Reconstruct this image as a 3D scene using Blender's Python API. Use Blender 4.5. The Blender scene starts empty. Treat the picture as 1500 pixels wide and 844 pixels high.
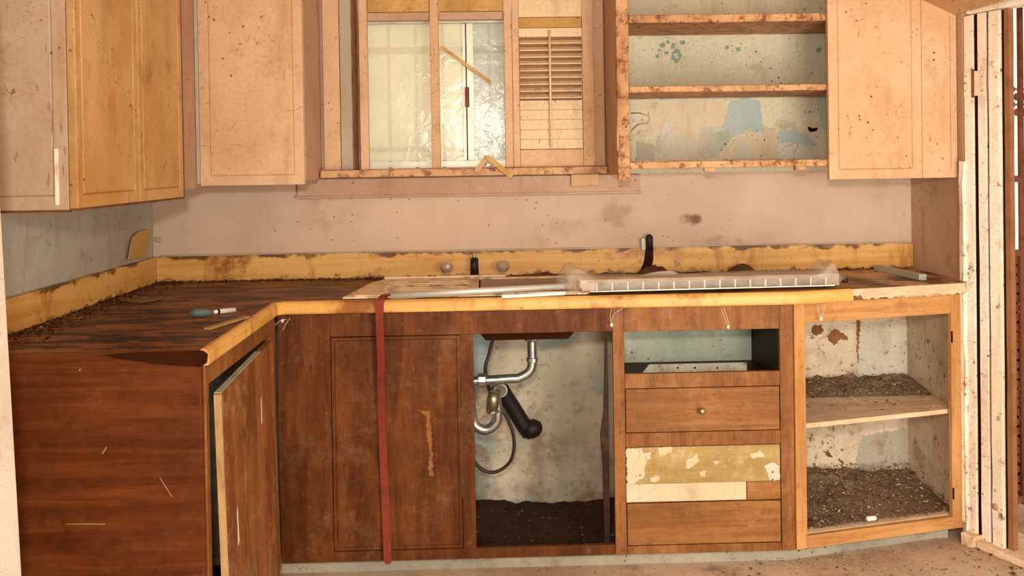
import bpy, bmesh, math, random
from mathutils import Vector, Matrix, noise
random.seed(7)
SC = bpy.context.scene
COL = SC.collection

# ------------------------------------------------------------------ camera
FPX, PPY = 1359.63, 255.7
CAM = Vector((1.2966, -3.6209, 1.3469))
YAW, PITCH, ROLL = 0.0260, -0.0121, -0.0155
fw = Vector((math.sin(YAW)*math.cos(PITCH), math.cos(YAW)*math.cos(PITCH), math.sin(PITCH)))
r0 = Vector((math.cos(YAW), -math.sin(YAW), 0)); u0 = r0.cross(fw)
RT = r0*math.cos(ROLL)+u0*math.sin(ROLL); UP = -r0*math.sin(ROLL)+u0*math.cos(ROLL)
cd = bpy.data.cameras.new('camera'); cam = bpy.data.objects.new('camera', cd); COL.objects.link(cam)
cd.sensor_width = 36; cd.lens = FPX*36/1500; cd.shift_y = -(422-PPY)/1500
cd.clip_start = .05
cam.matrix_world = Matrix(((RT.x, UP.x, -fw.x, CAM.x), (RT.y, UP.y, -fw.y, CAM.y), (RT.z, UP.z, -fw.z, CAM.z), (0, 0, 0, 1)))
SC.camera = cam

def at(px, py, Y=None, Z=None, X=None):
    """world point seen at photo pixel (px,py) on a given plane (surveying helper)"""
    d = fw + RT*((px-750)/FPX) - UP*((py-PPY)/FPX)
    if Y is not None: t = (Y-CAM.y)/d.y
    elif Z is not None: t = (Z-CAM.z)/d.z
    else: t = (X-CAM.x)/d.x
    return CAM + d*t

# ------------------------------------------------------------------ light
SC.view_settings.view_transform = 'Standard'; SC.view_settings.look = 'None'
SC.view_settings.gamma = 1; SC.view_settings.use_curve_mapping = False
SC.view_settings.exposure = -0.08
w = bpy.data.worlds.new('sky'); SC.world = w; w.use_nodes = True
bg = w.node_tree.nodes['Background']; bg.inputs[0].default_value = (1.0, .93, .80, 1); bg.inputs[1].default_value = 1.1

def area(name, loc, target, size, size_y, power, color):
    l = bpy.data.lights.new(name, 'AREA'); l.shape = 'RECTANGLE'; l.size = size; l.size_y = size_y
    l.energy = power; l.color = color
    o = bpy.data.objects.new(name, l); COL.objects.link(o); o.location = loc
    o.rotation_euler = (Vector(target)-Vector(loc)).to_track_quat('-Z', 'Y').to_euler()
    return o
area('camera_flash', (1.25, -3.75, 1.62), (1.7, 0, .9), .16, .12, 42, (1, .93, .80))
area('daylight_from_room_doorway', (2.5, -3.1, .85), (2.75, -.3, .62), .9, 1.5, 60, (1, .94, .84))  # added lamp, out of view, to brighten the right side

# ------------------------------------------------------------------ material kit
class Mat:
    def __init__(s, name, rough=.7, metal=0.0, spec=.3):
        s.m = bpy.data.materials.new(name); s.m.use_nodes = True
        s.nt = s.m.node_tree; s.b = s.nt.nodes['Principled BSDF']
        s.b.inputs['Roughness'].default_value = rough; s.b.inputs['Metallic'].default_value = metal
        s.b.inputs['Specular IOR Level'].default_value = spec
        s.geo = s.nt.nodes.new('ShaderNodeNewGeometry')
        s.P = s.geo.outputs['Position']
    def n(s, t): return s.nt.nodes.new(t)
    def L(s, a, b): s.nt.links.new(a, b)
    def vec(s, sc):
        v = s.n('ShaderNodeVectorMath'); v.operation = 'MULTIPLY'; s.L(s.P, v.inputs[0]); v.inputs[1].default_value = sc
        return v.outputs[0]
    def noise(s, scale, detail=4, vec=None, dist=0, rough=.6, off=None):
        x = s.n('ShaderNodeTexNoise'); x.inputs['Scale'].default_value = scale; x.inputs['Detail'].default_value = detail
        x.inputs['Distortion'].default_value = dist; x.inputs['Roughness'].default_value = rough
        v = vec or s.P
        if off is not None:
            a = s.n('ShaderNodeVectorMath'); a.operation = 'ADD'; s.L(v, a.inputs[0]); a.inputs[1].default_value = (off, off*1.7, off*.6); v = a.outputs[0]
        s.L(v, x.inputs['Vector']); return x.outputs['Fac']
    def rng(s, f, lo, hi, a=0.0, b=1.0):
        x = s.n('ShaderNodeMapRange'); x.interpolation_type = 'SMOOTHSTEP'
        s.L(f, x.inputs['Value'])
        for k, v in zip(('From Min', 'From Max', 'To Min', 'To Max'), (lo, hi, a, b)): x.inputs[k].default_value = v
        return x.outputs['Result']
    def mth(s, op, a, b):
        x = s.n('ShaderNodeMath'); x.operation = op
        for i, v in enumerate((a, b)):
            if isinstance(v, (int, float)): x.inputs[i].default_value = v
            else: s.L(v, x.inputs[i])
        return x.outputs[0]
    def mix(s, f, A, B):
        x = s.n('ShaderNodeMix'); x.data_type = 'RGBA'
        if isinstance(f, (int, float)): x.inputs[0].default_value = f
        else: s.L(f, x.inputs[0])
        for i, v in ((6, A), (7, B)):
            if isinstance(v, tuple): x.inputs[i].default_value = (*v, 1)
            else: s.L(v, x.inputs[i])
        return x.outputs[2]
    def vor(s, scale, feat='F1', vec=None, dist=0):
        v = vec or s.P
        if dist:
            nn = s.n('ShaderNodeTexNoise'); nn.inputs['Scale'].default_value = 9; s.L(s.P, nn.inputs['Vector'])
            m = s.n('ShaderNodeVectorMath'); m.operation = 'SCALE'; s.L(nn.outputs['Color'], m.inputs[0]); m.inputs['Scale'].default_value = dist
            a = s.n('ShaderNodeVectorMath'); a.operation = 'ADD'; s.L(v, a.inputs[0]); s.L(m.outputs[0], a.inputs[1]); v = a.outputs[0]
        x = s.n('ShaderNodeTexVoronoi'); x.feature = feat; x.inputs['Scale'].default_value = scale; s.L(v, x.inputs['Vector'])
        return x.outputs['Distance']
    def xyz(s, i):
        x = s.n('ShaderNodeSeparateXYZ'); s.L(s.P, x.inputs[0]); return x.outputs[i]
    def bump(s, h, st=.3, d=.004):
        x = s.n('ShaderNodeBump'); x.inputs['Strength'].default_value = st; x.inputs['Distance'].default_value = d
        s.L(h, x.inputs['Height']); s.L(x.outputs[0], s.b.inputs['Normal'])
    def out(s, c):
        if isinstance(c, tuple): s.b.inputs['Base Color'].default_value = (*c, 1)
        else: s.L(c, s.b.inputs['Base Color'])
        return s.m

def srgb(r, g, b):
    f = lambda c: ((c/255+.055)/1.055)**2.4 if c > 10 else c/255/12.92
    return (f(r), f(g), f(b))

def paint(name, base, alt, dirt, grime=.5, speck=.5, crack=.5, rust=0.0, scale=1.0, off=0.0, rough=.6):
    m = Mat(name, rough)
    c = m.mix(m.rng(m.noise(2.2*scale, 5, off=off), .35, .68), base, alt)
    g = m.rng(m.noise(5.5*scale, 8, off=off+3, rough=.7), .60-.10*grime, .80-.05*grime, 0, .75)
    c = m.mix(g, c, dirt)
    fine = m.noise(90, 6, off=off+1); c = m.mix(m.rng(fine, .40, .75, 0, .20), c, dirt)
    hl = m.rng(m.mth('ABSOLUTE', m.mth('SUBTRACT', m.noise(5.5, 3, off=off+51), .5), 0), .0, .0035, 1, 0)
    hl = m.mth('MULTIPLY', hl, m.rng(m.noise(11, 3, off=off+53), .54, .60, 0, .75))
    c = m.mix(hl, c, tuple(x*.35 for x in dirt))
    sp = m.mth('MULTIPLY', m.rng(m.vor(34, dist=.02), .10, .16, 1, 0), m.rng(m.noise(3.5, 3, off=off+8), .52-.06*speck, .60, 0, .9))
    c = m.mix(sp, c, tuple(x*.22 for x in dirt))
    s2 = m.mth('MULTIPLY', m.rng(m.vor(95, dist=.01), .14, .22, 1, 0), m.rng(m.noise(6, 5, off=off+31, rough=.7), .50, .64, 0, .55))
    c = m.mix(s2, c, tuple(x*.4 for x in dirt))
    wash = m.rng(m.noise(1.0, 6, vec=m.vec((9, 9, 2.4)), off=off+41, rough=.65), .50, .74, 0, .38)
    c = m.mix(wash, c, dirt)
    cr = m.mth('MULTIPLY', m.rng(m.vor(3.1, 'DISTANCE_TO_EDGE', dist=.10), .002, .007, 1, 0), m.rng(m.noise(3.1, 3, off=off+5), .61-.05*crack, .68, 0, .4))
    st = m.mth('MULTIPLY', m.rng(m.noise(1.0, 3, vec=m.vec((70, 70, 14)), off=off+21, rough=.5), .67, .73, 0, 1), m.rng(m.noise(4, 4, off=off+13), .50-.04*speck, .62, 0, .6))
    c = m.mix(st, c, tuple(x*.45 for x in dirt))
    c = m.mix(cr, c, tuple(x*.3 for x in dirt))
    if rust:
        r = m.rng(m.noise(24, 9, off=off+11, rough=.75), .62-.18*rust, .70-.10*rust, 0, .9)
        c = m.mix(r, c, srgb(116, 60, 26))
    m.bump(m.mth('ADD', fine, m.mth('MULTIPLY', cr, -2.0)), .35, .002)
    return m.out(c)

def wood(name, a, b, dark, grain=(2, 2, 45), scr=.4, stain=.5, off=0.0, rough=.5, dust=srgb(200, 164, 120), spec=.14, scrsc=1.0):
    m = Mat(name, rough, spec=spec)
    v = m.vec(grain)
    g = m.noise(1.0, 7, vec=v, dist=.6, off=off)
    c = m.mix(m.rng(g, .36, .64), a, b)
    c = m.mix(m.rng(m.noise(1.7, 4, off=off+23), .42, .66, 0, .55), c, tuple(x*.72 for x in b))
    c = m.mix(m.rng(m.noise(2.8, 6, off=off+2, rough=.65), .50, .80, 0, stain), c, dark)
    c = m.mix(m.rng(m.noise(3.0, 5, vec=m.vec(tuple(x*1.9 for x in grain)), off=off+7), .56, .74, 0, .45), c, dark)
    sp = m.mth('MULTIPLY', m.rng(m.vor(52, dist=.02), .05, .11, 1, 0), m.rng(m.noise(4.0*scrsc, 3, off=off+9), .54, .66, 0, scr))
    c = m.mix(sp, c, dust)
    sm = m.rng(m.noise(8, 9, off=off+4, rough=.8), .50, .70, 0, scr*.42)
    c = m.mix(sm, c, dust)
    mt_ = m.noise(34, 8, off=off+27, rough=.7); c = m.mix(m.rng(mt_, .52, .70, 0, .40), c, dark); c = m.mix(m.rng(mt_, .44, .30, 0, .34*scr), c, dust)
    gr = m.noise(110, 3, off=off); c = m.mix(m.rng(gr, .55, .80, 0, .22*scr), c, dust)
    c = m.mix(m.rng(m.noise(1.0, 4, vec=m.vec(tuple(x*6 for x in grain)), off=off+17), .52, .72, 0, .35), c, dark)
    c = m.mix(m.rng(m.noise(9, 8, off=off+14, rough=.75), .56, .72, 0, .45), c, dark)
    m.bump(g, .25, .002)
    return m.out(c)

TAN = srgb(222, 184, 147); TAN2 = srgb(206, 162, 118); GR = srgb(150, 100, 52)
M = {}
M['tan'] = paint('tan_paint', TAN, TAN2, GR, .3, .5, .5)
M['tan_grey'] = paint('greyed_tan_paint', srgb(204, 176, 148), srgb(190, 160, 130), GR, .5, .6, .4, off=72)  # tan paint darkened for the end panel, where less flash falls
M['tan_old'] = paint('yellowed_paint', srgb(210, 168, 112), srgb(188, 138, 76), srgb(120, 70, 28), .6, .5, .4, off=2)
M['tan_edge'] = paint('rusty_painted_wood', srgb(214, 168, 120), srgb(188, 134, 86), srgb(116, 66, 30), .9, 1, .6, rust=.75, off=5)
M['tan_side'] = paint('dull_tan_paint', srgb(196, 160, 132), srgb(180, 142, 112), GR, .4, .6, .4, off=7)
M['grey_paint'] = paint('grey_board_paint', srgb(186, 172, 150), srgb(170, 156, 134), GR, .3, .5, .5, off=9)
M['blue_strip'] = paint('blue_grey_paint', srgb(190, 180, 160), srgb(172, 166, 148), GR, .3, .4, .3, off=4)
M['cream'] = paint('cream_bay_paint', srgb(218, 208, 178), srgb(204, 196, 168), srgb(120, 104, 66), .3, 1, .7, off=12)
M['pale'] = paint('pale_flaking_paint', srgb(214, 204, 180), srgb(196, 190, 168), srgb(128, 100, 70), .7, .8, 1, rust=.25, off=15)
M['teal_paint'] = paint('teal_paint', srgb(186, 190, 168), srgb(166, 178, 156), srgb(120, 98, 66), 1.1, .6, .6, off=18)
M['blue_patch'] = paint('pale_blue_paint', srgb(184, 192, 184), srgb(168, 184, 178), srgb(150, 150, 130), .6, .4, .2, off=19)
M['green_spot'] = paint('sea_green_paint', srgb(128, 146, 118), srgb(142, 158, 132), srgb(60, 80, 66), .3, .6, .2, off=20)
M['flap'] = paint('cream_flap_paint', srgb(216, 200, 168), srgb(206, 184, 146), srgb(160, 130, 90), .3, .4, .4, off=21)
M['flap2'] = paint('white_flap_paint', srgb(216, 212, 198), srgb(200, 192, 170), srgb(150, 130, 100), .3, .4, .4, off=22)
M['pinkflap'] = paint('pink_flap_paint', srgb(206, 180, 158), srgb(196, 172, 146), srgb(150, 120, 90), .3, .4, .4, off=23)
M['white_wood'] = paint('white_door_paint', srgb(250, 238, 218), srgb(240, 218, 190), srgb(170, 118, 76), .6, 1, .8, rust=.3, off=25)
M['white_jamb'] = paint('white_jamb_paint', srgb(240, 234, 222), srgb(226, 214, 196), srgb(190, 160, 130), .3, .2, .1, off=27)
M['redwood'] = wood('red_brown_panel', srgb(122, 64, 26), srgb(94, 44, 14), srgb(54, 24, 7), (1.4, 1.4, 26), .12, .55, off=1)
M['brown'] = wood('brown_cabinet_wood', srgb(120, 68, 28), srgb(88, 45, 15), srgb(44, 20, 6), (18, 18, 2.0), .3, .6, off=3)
M['brown_mid'] = wood('worn_brown_wood', srgb(154, 101, 54), srgb(126, 78, 38), srgb(76, 40, 16), (20, 20, 2.0), .4, .5, off=6)
M['brown_h'] = wood('worn_drawer_wood', srgb(160, 109, 60), srgb(136, 87, 44), srgb(88, 50, 22), (2, 2, 26), .55, .45, off=8)
M['orange'] = wood('orange_pine', srgb(206, 152, 94), srgb(184, 128, 72), srgb(132, 82, 42), (22, 22, 1.6), .3, .4, off=10)
M['orange_h'] = wood('orange_pine_rail', srgb(206, 152, 94), srgb(184, 128, 72), srgb(132, 82, 42), (1.6, 1.6, 26), .3, .4, off=11)
M['door_worn'] = wood('scuffed_door_wood', srgb(158, 102, 56), srgb(124, 74, 36), srgb(66, 36, 15), (10, 10, 1.4), 1.0, .6, off=13)
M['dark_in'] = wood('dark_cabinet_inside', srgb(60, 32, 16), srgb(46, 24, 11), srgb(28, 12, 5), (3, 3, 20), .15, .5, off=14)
M['raw'] = wood('raw_shelf_board', srgb(242, 214, 180), srgb(228, 192, 152), srgb(150, 104, 66), (2, 20, 20), .4, .5, off=16)
M['raw_edge'] = wood('raw_door_edge', srgb(196, 160, 112), srgb(172, 134, 86), srgb(110, 72, 40), (20, 20, 3), .3, .5, off=17)
M['lath'] = wood('pale_lath_wood', srgb(214, 172, 104), srgb(190, 146, 80), srgb(140, 96, 46), (8, 8, 8), .1, .3, off=24)
M['ochre'] = paint('ochre_paint', srgb(198, 152, 84), srgb(184, 136, 70), srgb(130, 84, 36), .4, .3, .3, off=26)
M['shadow_board'] = paint('brown_backing_board', srgb(160, 112, 66), srgb(140, 94, 52), srgb(90, 56, 28), .4, .3, .2, off=70)  # brown of the added board that darkens the slat gaps
M['louver'] = paint('shutter_paint', srgb(236, 212, 172), srgb(222, 190, 144), GR, .3, .4, .2, off=28)

# laminate: ochre wood print with dark staining
CTZ = .996
def laminate(name, stain_lo, off, grain=(1.5, 1.5, 30), edge=False):
    m = Mat(name, .42, spec=.4)
    g = m.noise(1.0, 6, vec=m.vec(grain), dist=.4, off=off)
    c = m.mix(m.rng(g, .35, .66), srgb(232, 182, 102), srgb(210, 152, 72))
    c = m.mix(m.rng(m.noise(4.5, 8, off=off+2, rough=.7), stain_lo, stain_lo+.16, 0, .9), c, srgb(140, 78, 26))
    c = m.mix(m.rng(m.noise(1.0, 7, vec=m.vec((9, 9, 2.2)), off=off+5, rough=.7), stain_lo-.02, stain_lo+.14, 0, .6), c, srgb(150, 88, 34))
    c = m.mix(m.rng(m.noise(17, 9, off=off+4, rough=.75), stain_lo+.07, stain_lo+.15, 0, .8), c, srgb(78, 38, 14))
    if edge: m.bump(g, .15, .001); return m.out(c)
    tp = m.mth('MULTIPLY', m.rng(m.mth('ADD', m.xyz(2), m.rng(m.noise(14, 6, off=off+6), .3, .7, -.012, .012)), CTZ, CTZ+.008), m.rng(m.noise(5, 4, off=off+8), .42, .55, 0, .9))
    c = m.mix(tp, c, srgb(86, 44, 18))
    bt = m.mth('MULTIPLY', m.rng(m.mth('ADD', m.xyz(2), m.rng(m.noise(20, 7, off=off+9), .3, .7, -.016, .016)), .922, .914), m.rng(m.noise(6, 4, off=off+10), .40, .55, 0, .8))
    c = m.mix(bt, c, srgb(110, 60, 24))
    c = m.mix(m.rng(m.vor(30, dist=.03), .06, .12, .5, 0), c, srgb(70, 36, 14))
    m.bump(g, .15, .001); return m.out(c)
M['lam'] = laminate('ochre_laminate', .56, 2)
M['lam_edge'] = laminate('ochre_laminate_edge', .545, 6, (2, 2, 12), True)

def countertop_mat():
    m = Mat('stained_countertop', .5, spec=.35)
    v = m.vec((2.2, 9, 9))
    g = m.noise(1.0, 8, vec=v, dist=1.2, rough=.65)
    c = m.mix(m.rng(g, .38, .62), srgb(66, 32, 12), srgb(158, 96, 44))
    c = m.mix(m.rng(m.noise(1.0, 8, vec=m.vec((3, 16, 9)), dist=1.0, off=5), .55, .68, 0, .8), c, srgb(168, 108, 58))
    c = m.mix(m.rng(m.noise(1.0, 8, vec=m.vec((5, 11, 9)), off=3, rough=.7), .47, .58, 0, .85), c, srgb(42, 20, 9))
    # cleaner on the right end
    right = m.rng(m.xyz(0), 2.35, 2.75)
    c = m.mix(m.mth('MULTIPLY', right, m.rng(m.noise(6, 8, off=8), .38, .56)), c, srgb(206, 164, 122))
    c = m.mix(m.rng(m.noise(45, 5, off=9), .60, .70, 0, .5), c, srgb(170, 132, 92))
    m.bump(m.noise(40, 6), .5, .004); return m.out(c)
M['counter'] = countertop_mat()

def wall_mat():
    m = Mat('back_wall_paint', .75)
    up = m.mix(m.rng(m.noise(1.6, 5), .35, .65), srgb(212, 182, 156), srgb(196, 166, 142))
    up = m.mix(m.rng(m.noise(3.6, 7, off=2), .60, .74, 0, .35), up, srgb(160, 118, 80))
    sp = m.mth('MULTIPLY', m.rng(m.vor(30, dist=.03), .07, .12, 1, 0), m.rng(m.noise(3.5, 3, off=8), .5, .58, 0, .8))
    up = m.mix(sp, up, srgb(80, 50, 28))
    # mouldy smudges above the sink (their own shape)
    for (cx, cz, rx, rz, k) in ((2.09, 1.118, .045, .024, .85), (1.80, 1.14, .09, .05, .3), (1.60, 1.10, .07, .04, .25), (2.2, 1.02, .12, .03, .3)):
        dx = m.mth('DIVIDE', m.mth('SUBTRACT', m.xyz(0), cx), rx); dz = m.mth('DIVIDE', m.mth('SUBTRACT', m.xyz(2), cz), rz)
        d = m.mth('ADD', m.mth('MULTIPLY', dx, dx), m.mth('MULTIPLY', dz, dz))
        d = m.mth('ADD', d, m.rng(m.noise(16, 5, off=cx), .2, .8, -.9, .9))
        up = m.mix(m.rng(d, 1.2, -.1, 0, k), up, srgb(112, 62, 22))
    lo = m.mix(m.rng(m.noise(2.4, 6, off=4), .38, .60), srgb(204, 190, 162), srgb(220, 202, 170))
    lo = m.mix(m.rng(m.noise(2.9, 4, off=6), .54, .68, 0, .9), lo, srgb(176, 184, 170))
    lo = m.mix(m.rng(m.noise(5, 9, off=9, rough=.75), .49, .66, 0, .8), lo, srgb(138, 112, 82))
    lo = m.mix(m.rng(m.noise(3.2, 5, off=19), .56, .62, 0, .7), lo, srgb(152, 172, 164))
    lo = m.mix(m.rng(m.noise(30, 6, off=29, rough=.7), .54, .70, 0, .6), lo, srgb(120, 96, 70))
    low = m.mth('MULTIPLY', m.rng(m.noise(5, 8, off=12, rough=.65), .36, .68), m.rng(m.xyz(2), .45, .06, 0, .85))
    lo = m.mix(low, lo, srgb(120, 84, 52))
    lo = m.mix(sp, lo, srgb(60, 40, 26))
    pk = m.mth('ADD', m.xyz(2), m.rng(m.noise(6, 5, off=1), .3, .7, -.03, .03))
    c = m.mix(m.rng(pk, .68, .69), lo, srgb(208, 186, 158))
    c = m.mix(m.rng(pk, .885, .89), c, up)
    m.bump(m.noise(24, 8), .4, .006)
    return m.out(c)
M['wall'] = wall_mat()
M['wall_left'] = paint('grey_wall_paint', srgb(190, 184, 164), srgb(172, 162, 142), srgb(120, 88, 60), .6, .5, .5, off=31, rough=.8)
M['wall_right'] = paint('right_wall_paint', srgb(206, 170, 140), srgb(192, 154, 122), srgb(136, 90, 54), .6, .5, .5, off=33, rough=.8)
M['inside'] = paint('cupboard_inside_wall', srgb(232, 212, 182), srgb(210, 190, 158), srgb(150, 104, 64), 1.0, 1.2, 1, rust=.42, off=35)
M['floor'] = paint('dusty_floor', srgb(214, 186, 156), srgb(180, 150, 120), srgb(110, 80, 54), .9, 1, .6, off=37, rough=.9)
M['plinth'] = paint('concrete_plinth', srgb(176, 166, 144), srgb(150, 144, 124), srgb(104, 84, 60), .8, .8, .6, off=39, rough=.9)
M['ceiling'] = paint('ceiling_paint', srgb(200, 160, 116), srgb(188, 146, 104), GR, .4, .3, .4, off=41, rough=.8)

def simple(name, col, rough=.5, metal=0.0, noise_amt=.35, dark=None, spec=.4, nsc=14):
    m = Mat(name, rough, metal, spec)
    dark = dark or tuple(x*.45 for x in col)
    c = m.mix(m.rng(m.noise(nsc, 7, rough=.7), .45, .72, 0, noise_amt), col, dark)
    m.bump(m.noise(50, 4), .12, .001); return m.out(c)
M['galv'] = simple('galvanised_pipe', srgb(196, 196, 186), .28, .85, .5, srgb(96, 90, 76))
M['brass'] = simple('dull_brass', srgb(170, 150, 116), .35, .8, .5)
M['alu'] = simple('aluminium', srgb(216, 214, 204), .35, .45, .2)
M['alu_frame'] = simple('window_aluminium', srgb(208, 204, 186), .4, .3, .35, srgb(120, 104, 84))
M['white_plastic'] = simple('white_plastic', srgb(232, 228, 216), .35, 0, .25, srgb(180, 160, 130))
M['enamel'] = simple('chipped_enamel', srgb(238, 212, 174), .35, 0, 1.0, srgb(84, 42, 18), nsc=13)
M['bowl'] = simple('rust_stained_bowl', srgb(150, 112, 74), .5, 0, 1.0, srgb(60, 30, 14), nsc=6)
M['rust_dark'] = simple('rusted_underside', srgb(58, 27, 11), .9, 0, .6, srgb(24, 11, 6), spec=.05)
M['black'] = simple('black_rubber', srgb(34, 20, 14), .6, 0, .3)
M['hose'] = simple('dark_hose', srgb(56, 38, 28), .45, 0, .3)
M['red'] = simple('red_strap', srgb(132, 44, 22), .7, 0, .8, srgb(88, 32, 17), nsc=22)
M['worn'] = simple('worn_brown_edge', srgb(112, 66, 32), .7, 0, .6, srgb(60, 30, 14))
M['rustwood'] = simple('rusty_brown_wood', srgb(122, 80, 46), .8, 0, .8, srgb(76, 44, 24), nsc=30)
M['darkgap'] = simple('dark_grime', srgb(38, 18, 9), .9, 0, .5, spec=.05)  # near-black for small dark parts and painted gap shade
M['rustiron'] = simple('rusty_iron', srgb(128, 72, 48), .8, .1, .7, srgb(66, 30, 22))
M['gatebrown'] = simple('weathered_brown_post', srgb(150, 98, 58), .7, 0, .6, srgb(96, 54, 30), nsc=9)
M['teal_plastic'] = simple('teal_grey_bristles', srgb(92, 112, 104), .6, 0, .5)
M['crystal'] = simple('clear_tap_handle', srgb(176, 150, 128), .15, 0, .5, srgb(110, 80, 60), .8)
M['greybar'] = simple('grey_green_metal', srgb(176, 176, 158), .45, .2, .3)
M['tan_disc'] = simple('tan_disc', srgb(132, 108, 62), .6, 0, .5)
M['web'] = simple('cobweb', srgb(232, 214, 196), .8, 0, .1)
M['paper'] = simple('white_paper', srgb(246, 238, 224), .7, 0, .1)
M['wrapbody'] = simple('dusty_tan_metal', srgb(178, 154, 128), .4, .1, .3)
M['cell'] = simple('grey_cell', srgb(112, 98, 82), .5, 0, .3)

def film_mat():
    m = Mat('clear_plastic_film', .22, spec=.7)
    m.out(m.mix(m.rng(m.noise(20, 6), .4, .7), srgb(214, 196, 172), srgb(176, 156, 132)))
    m.bump(m.noise(26, 5, dist=1.5), .6, .006)
    t = m.n('ShaderNodeBsdfTransparent'); x = m.n('ShaderNodeMixShader'); x.inputs[0].default_value = .32
    m.L(t.outputs[0], x.inputs[1]); m.L(m.b.outputs[0], x.inputs[2]); m.L(x.outputs[0], m.nt.nodes['Material Output'].inputs[0])
    return m.m
M['film'] = film_mat()

def glass_mat(name, tint, clear, white, off):
    m = Mat(name, .18, spec=.6)
    m.out(m.mix(m.rng(m.noise(10, 6, off=off), .4, .7, 0, .5), white, tuple(x*.72 for x in white)))
    m.bump(m.noise(7, 5, dist=.5, off=off), .42, .012)
    tl = m.n('ShaderNodeBsdfTranslucent'); tl.inputs[0].default_value = (*tint, 1)
    tp = m.n('ShaderNodeBsdfTransparent'); tp.inputs[0].default_value = (*tint, 1)
    a = m.n('ShaderNodeMixShader'); a.inputs[0].default_value = clear
    m.L(tl.outputs[0], a.inputs[1]); m.L(tp.outputs[0], a.inputs[2])
    b = m.n('ShaderNodeMixShader'); b.inputs[0].default_value = .40
    m.L(a.outputs[0], b.inputs[1]); m.L(m.b.outputs[0], b.inputs[2]); m.L(b.outputs[0], m.nt.nodes['Material Output'].inputs[0])
    return m.m
M['frost'] = glass_mat('frosted_pane', srgb(255, 252, 232), .55, srgb(240, 235, 212), 2)
M['frost2'] = glass_mat('dusty_grey_pane', srgb(250, 250, 240), .55, srgb(196, 194, 182), 6)

def debris_mat(name, cols):
    m = Mat(name, .9, spec=.1)
    r = m.n('ShaderNodeValToRGB'); m.L(m.geo.outputs['Random Per Island'], r.inputs[0])
    r.color_ramp.interpolation = 'CONSTANT'
    el = r.color_ramp.elements
    el[0].color = (*cols[0], 1); el[1].position = 1/len(cols); el[1].color = (*cols[1], 1)
    for i, c in enumerate(cols[2:], 2):
        e = el.new(i/len(cols)); e.color = (*c, 1)
    return m.out(r.outputs[0])
M['debris'] = debris_mat('debris_chips', [srgb(96, 70, 48), srgb(130, 100, 72), srgb(70, 48, 30), srgb(168, 138, 106), srgb(110, 84, 60), srgb(205, 184, 154)])
M['debris_dark'] = debris_mat('dark_debris_chips', [srgb(52, 30, 16), srgb(74, 44, 24), srgb(40, 22, 12), srgb(96, 62, 36), srgb(60, 36, 20), srgb(150, 116, 80)])
M['heap'] = paint('dirt_heap', srgb(150, 124, 96), srgb(118, 94, 68), srgb(60, 42, 28), .9, 1, 0, off=51, rough=.95)
M['heap_mid'] = paint('brown_debris', srgb(112, 74, 44), srgb(84, 52, 28), srgb(50, 28, 14), .9, 1, 0, off=55, rough=.95)
M['heap_dark'] = paint('dark_dirt_heap', srgb(78, 50, 32), srgb(52, 30, 17), srgb(30, 15, 8), .5, .6, 0, off=53, rough=.95)

# ------------------------------------------------------------------ geometry kit
def nb(): return bmesh.new()
def box(bm, x0, x1, y0, y1, z0, z1):
    vs = [bm.verts.new(p) for p in ((x0, y0, z0), (x1, y0, z0), (x1, y1, z0), (x0, y1, z0), (x0, y0, z1), (x1, y0, z1), (x1, y1, z1), (x0, y1, z1))]
    for f in ((0, 3, 2, 1), (4, 5, 6, 7), (0, 1, 5, 4), (1, 2, 6, 5), (2, 3, 7, 6), (3, 0, 4, 7)): bm.faces.new([vs[i] for i in f])
    return bm
def prism(bm, poly, a, b, axis='Z'):
    """extrude 2D polygon; axis Z: poly is (x,y); axis Y: poly is (x,z); axis X: poly is (y,z)"""
    def P(p, t): return {'Z': (p[0], p[1], t), 'Y': (p[0], t, p[1]), 'X': (t, p[0], p[1])}[axis]
    lo = [bm.verts.new(P(p, a)) for p in poly]; hi = [bm.verts.new(P(p, b)) for p in poly]
    n = len(poly); bm.faces.new(lo); bm.faces.new(hi[::-1])
    for i in range(n): bm.faces.new((lo[i], hi[i], hi[(i+1) % n], lo[(i+1) % n]))
    return bm
def tube(bm, pts, r, seg=14, cap=True):
    pts = [Vector(p) for p in pts]; rings = []
    rs = r if isinstance(r, (list, tuple)) else [r]*len(pts)
    prev = None
    for i, p in enumerate(pts):
        t = (pts[min(i+1, len(pts)-1)]-pts[max(i-1, 0)]).normalized()
        if prev is None: a = Vector((0, 0, 1)) if abs(t.z) < .9 else Vector((1, 0, 0))
        else: a = prev
        n1 = (a - t*a.dot(t)).normalized(); prev = n1; n2 = t.cross(n1)
        rings.append([bm.verts.new(p+(n1*math.cos(k*2*math.pi/seg)+n2*math.sin(k*2*math.pi/seg))*rs[i]) for k in range(seg)])
    for i in range(len(rings)-1):
        for k in range(seg): bm.faces.new((rings[i][k], rings[i][(k+1) % seg], rings[i+1][(k+1) % seg], rings[i+1][k]))
    if cap: bm.faces.new(rings[0][::-1]); bm.faces.new(rings[-1])
    return bm
def smoothpath(pts, k=8):
    pts = [Vector(p) for p in pts]; o = []
    for i in range(len(pts)-1):
        p0 = pts[max(i-1, 0)]; p1 = pts[i]; p2 = pts[i+1]; p3 = pts[min(i+2, len(pts)-1)]
        for j in range(k):
            t = j/k
            o.append(.5*((2*p1)+(p2-p0)*t+(2*p0-5*p1+4*p2-p3)*t*t+(3*p1-p0-3*p2+p3)*t**3))
    o.append(pts[-1]); return o
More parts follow.
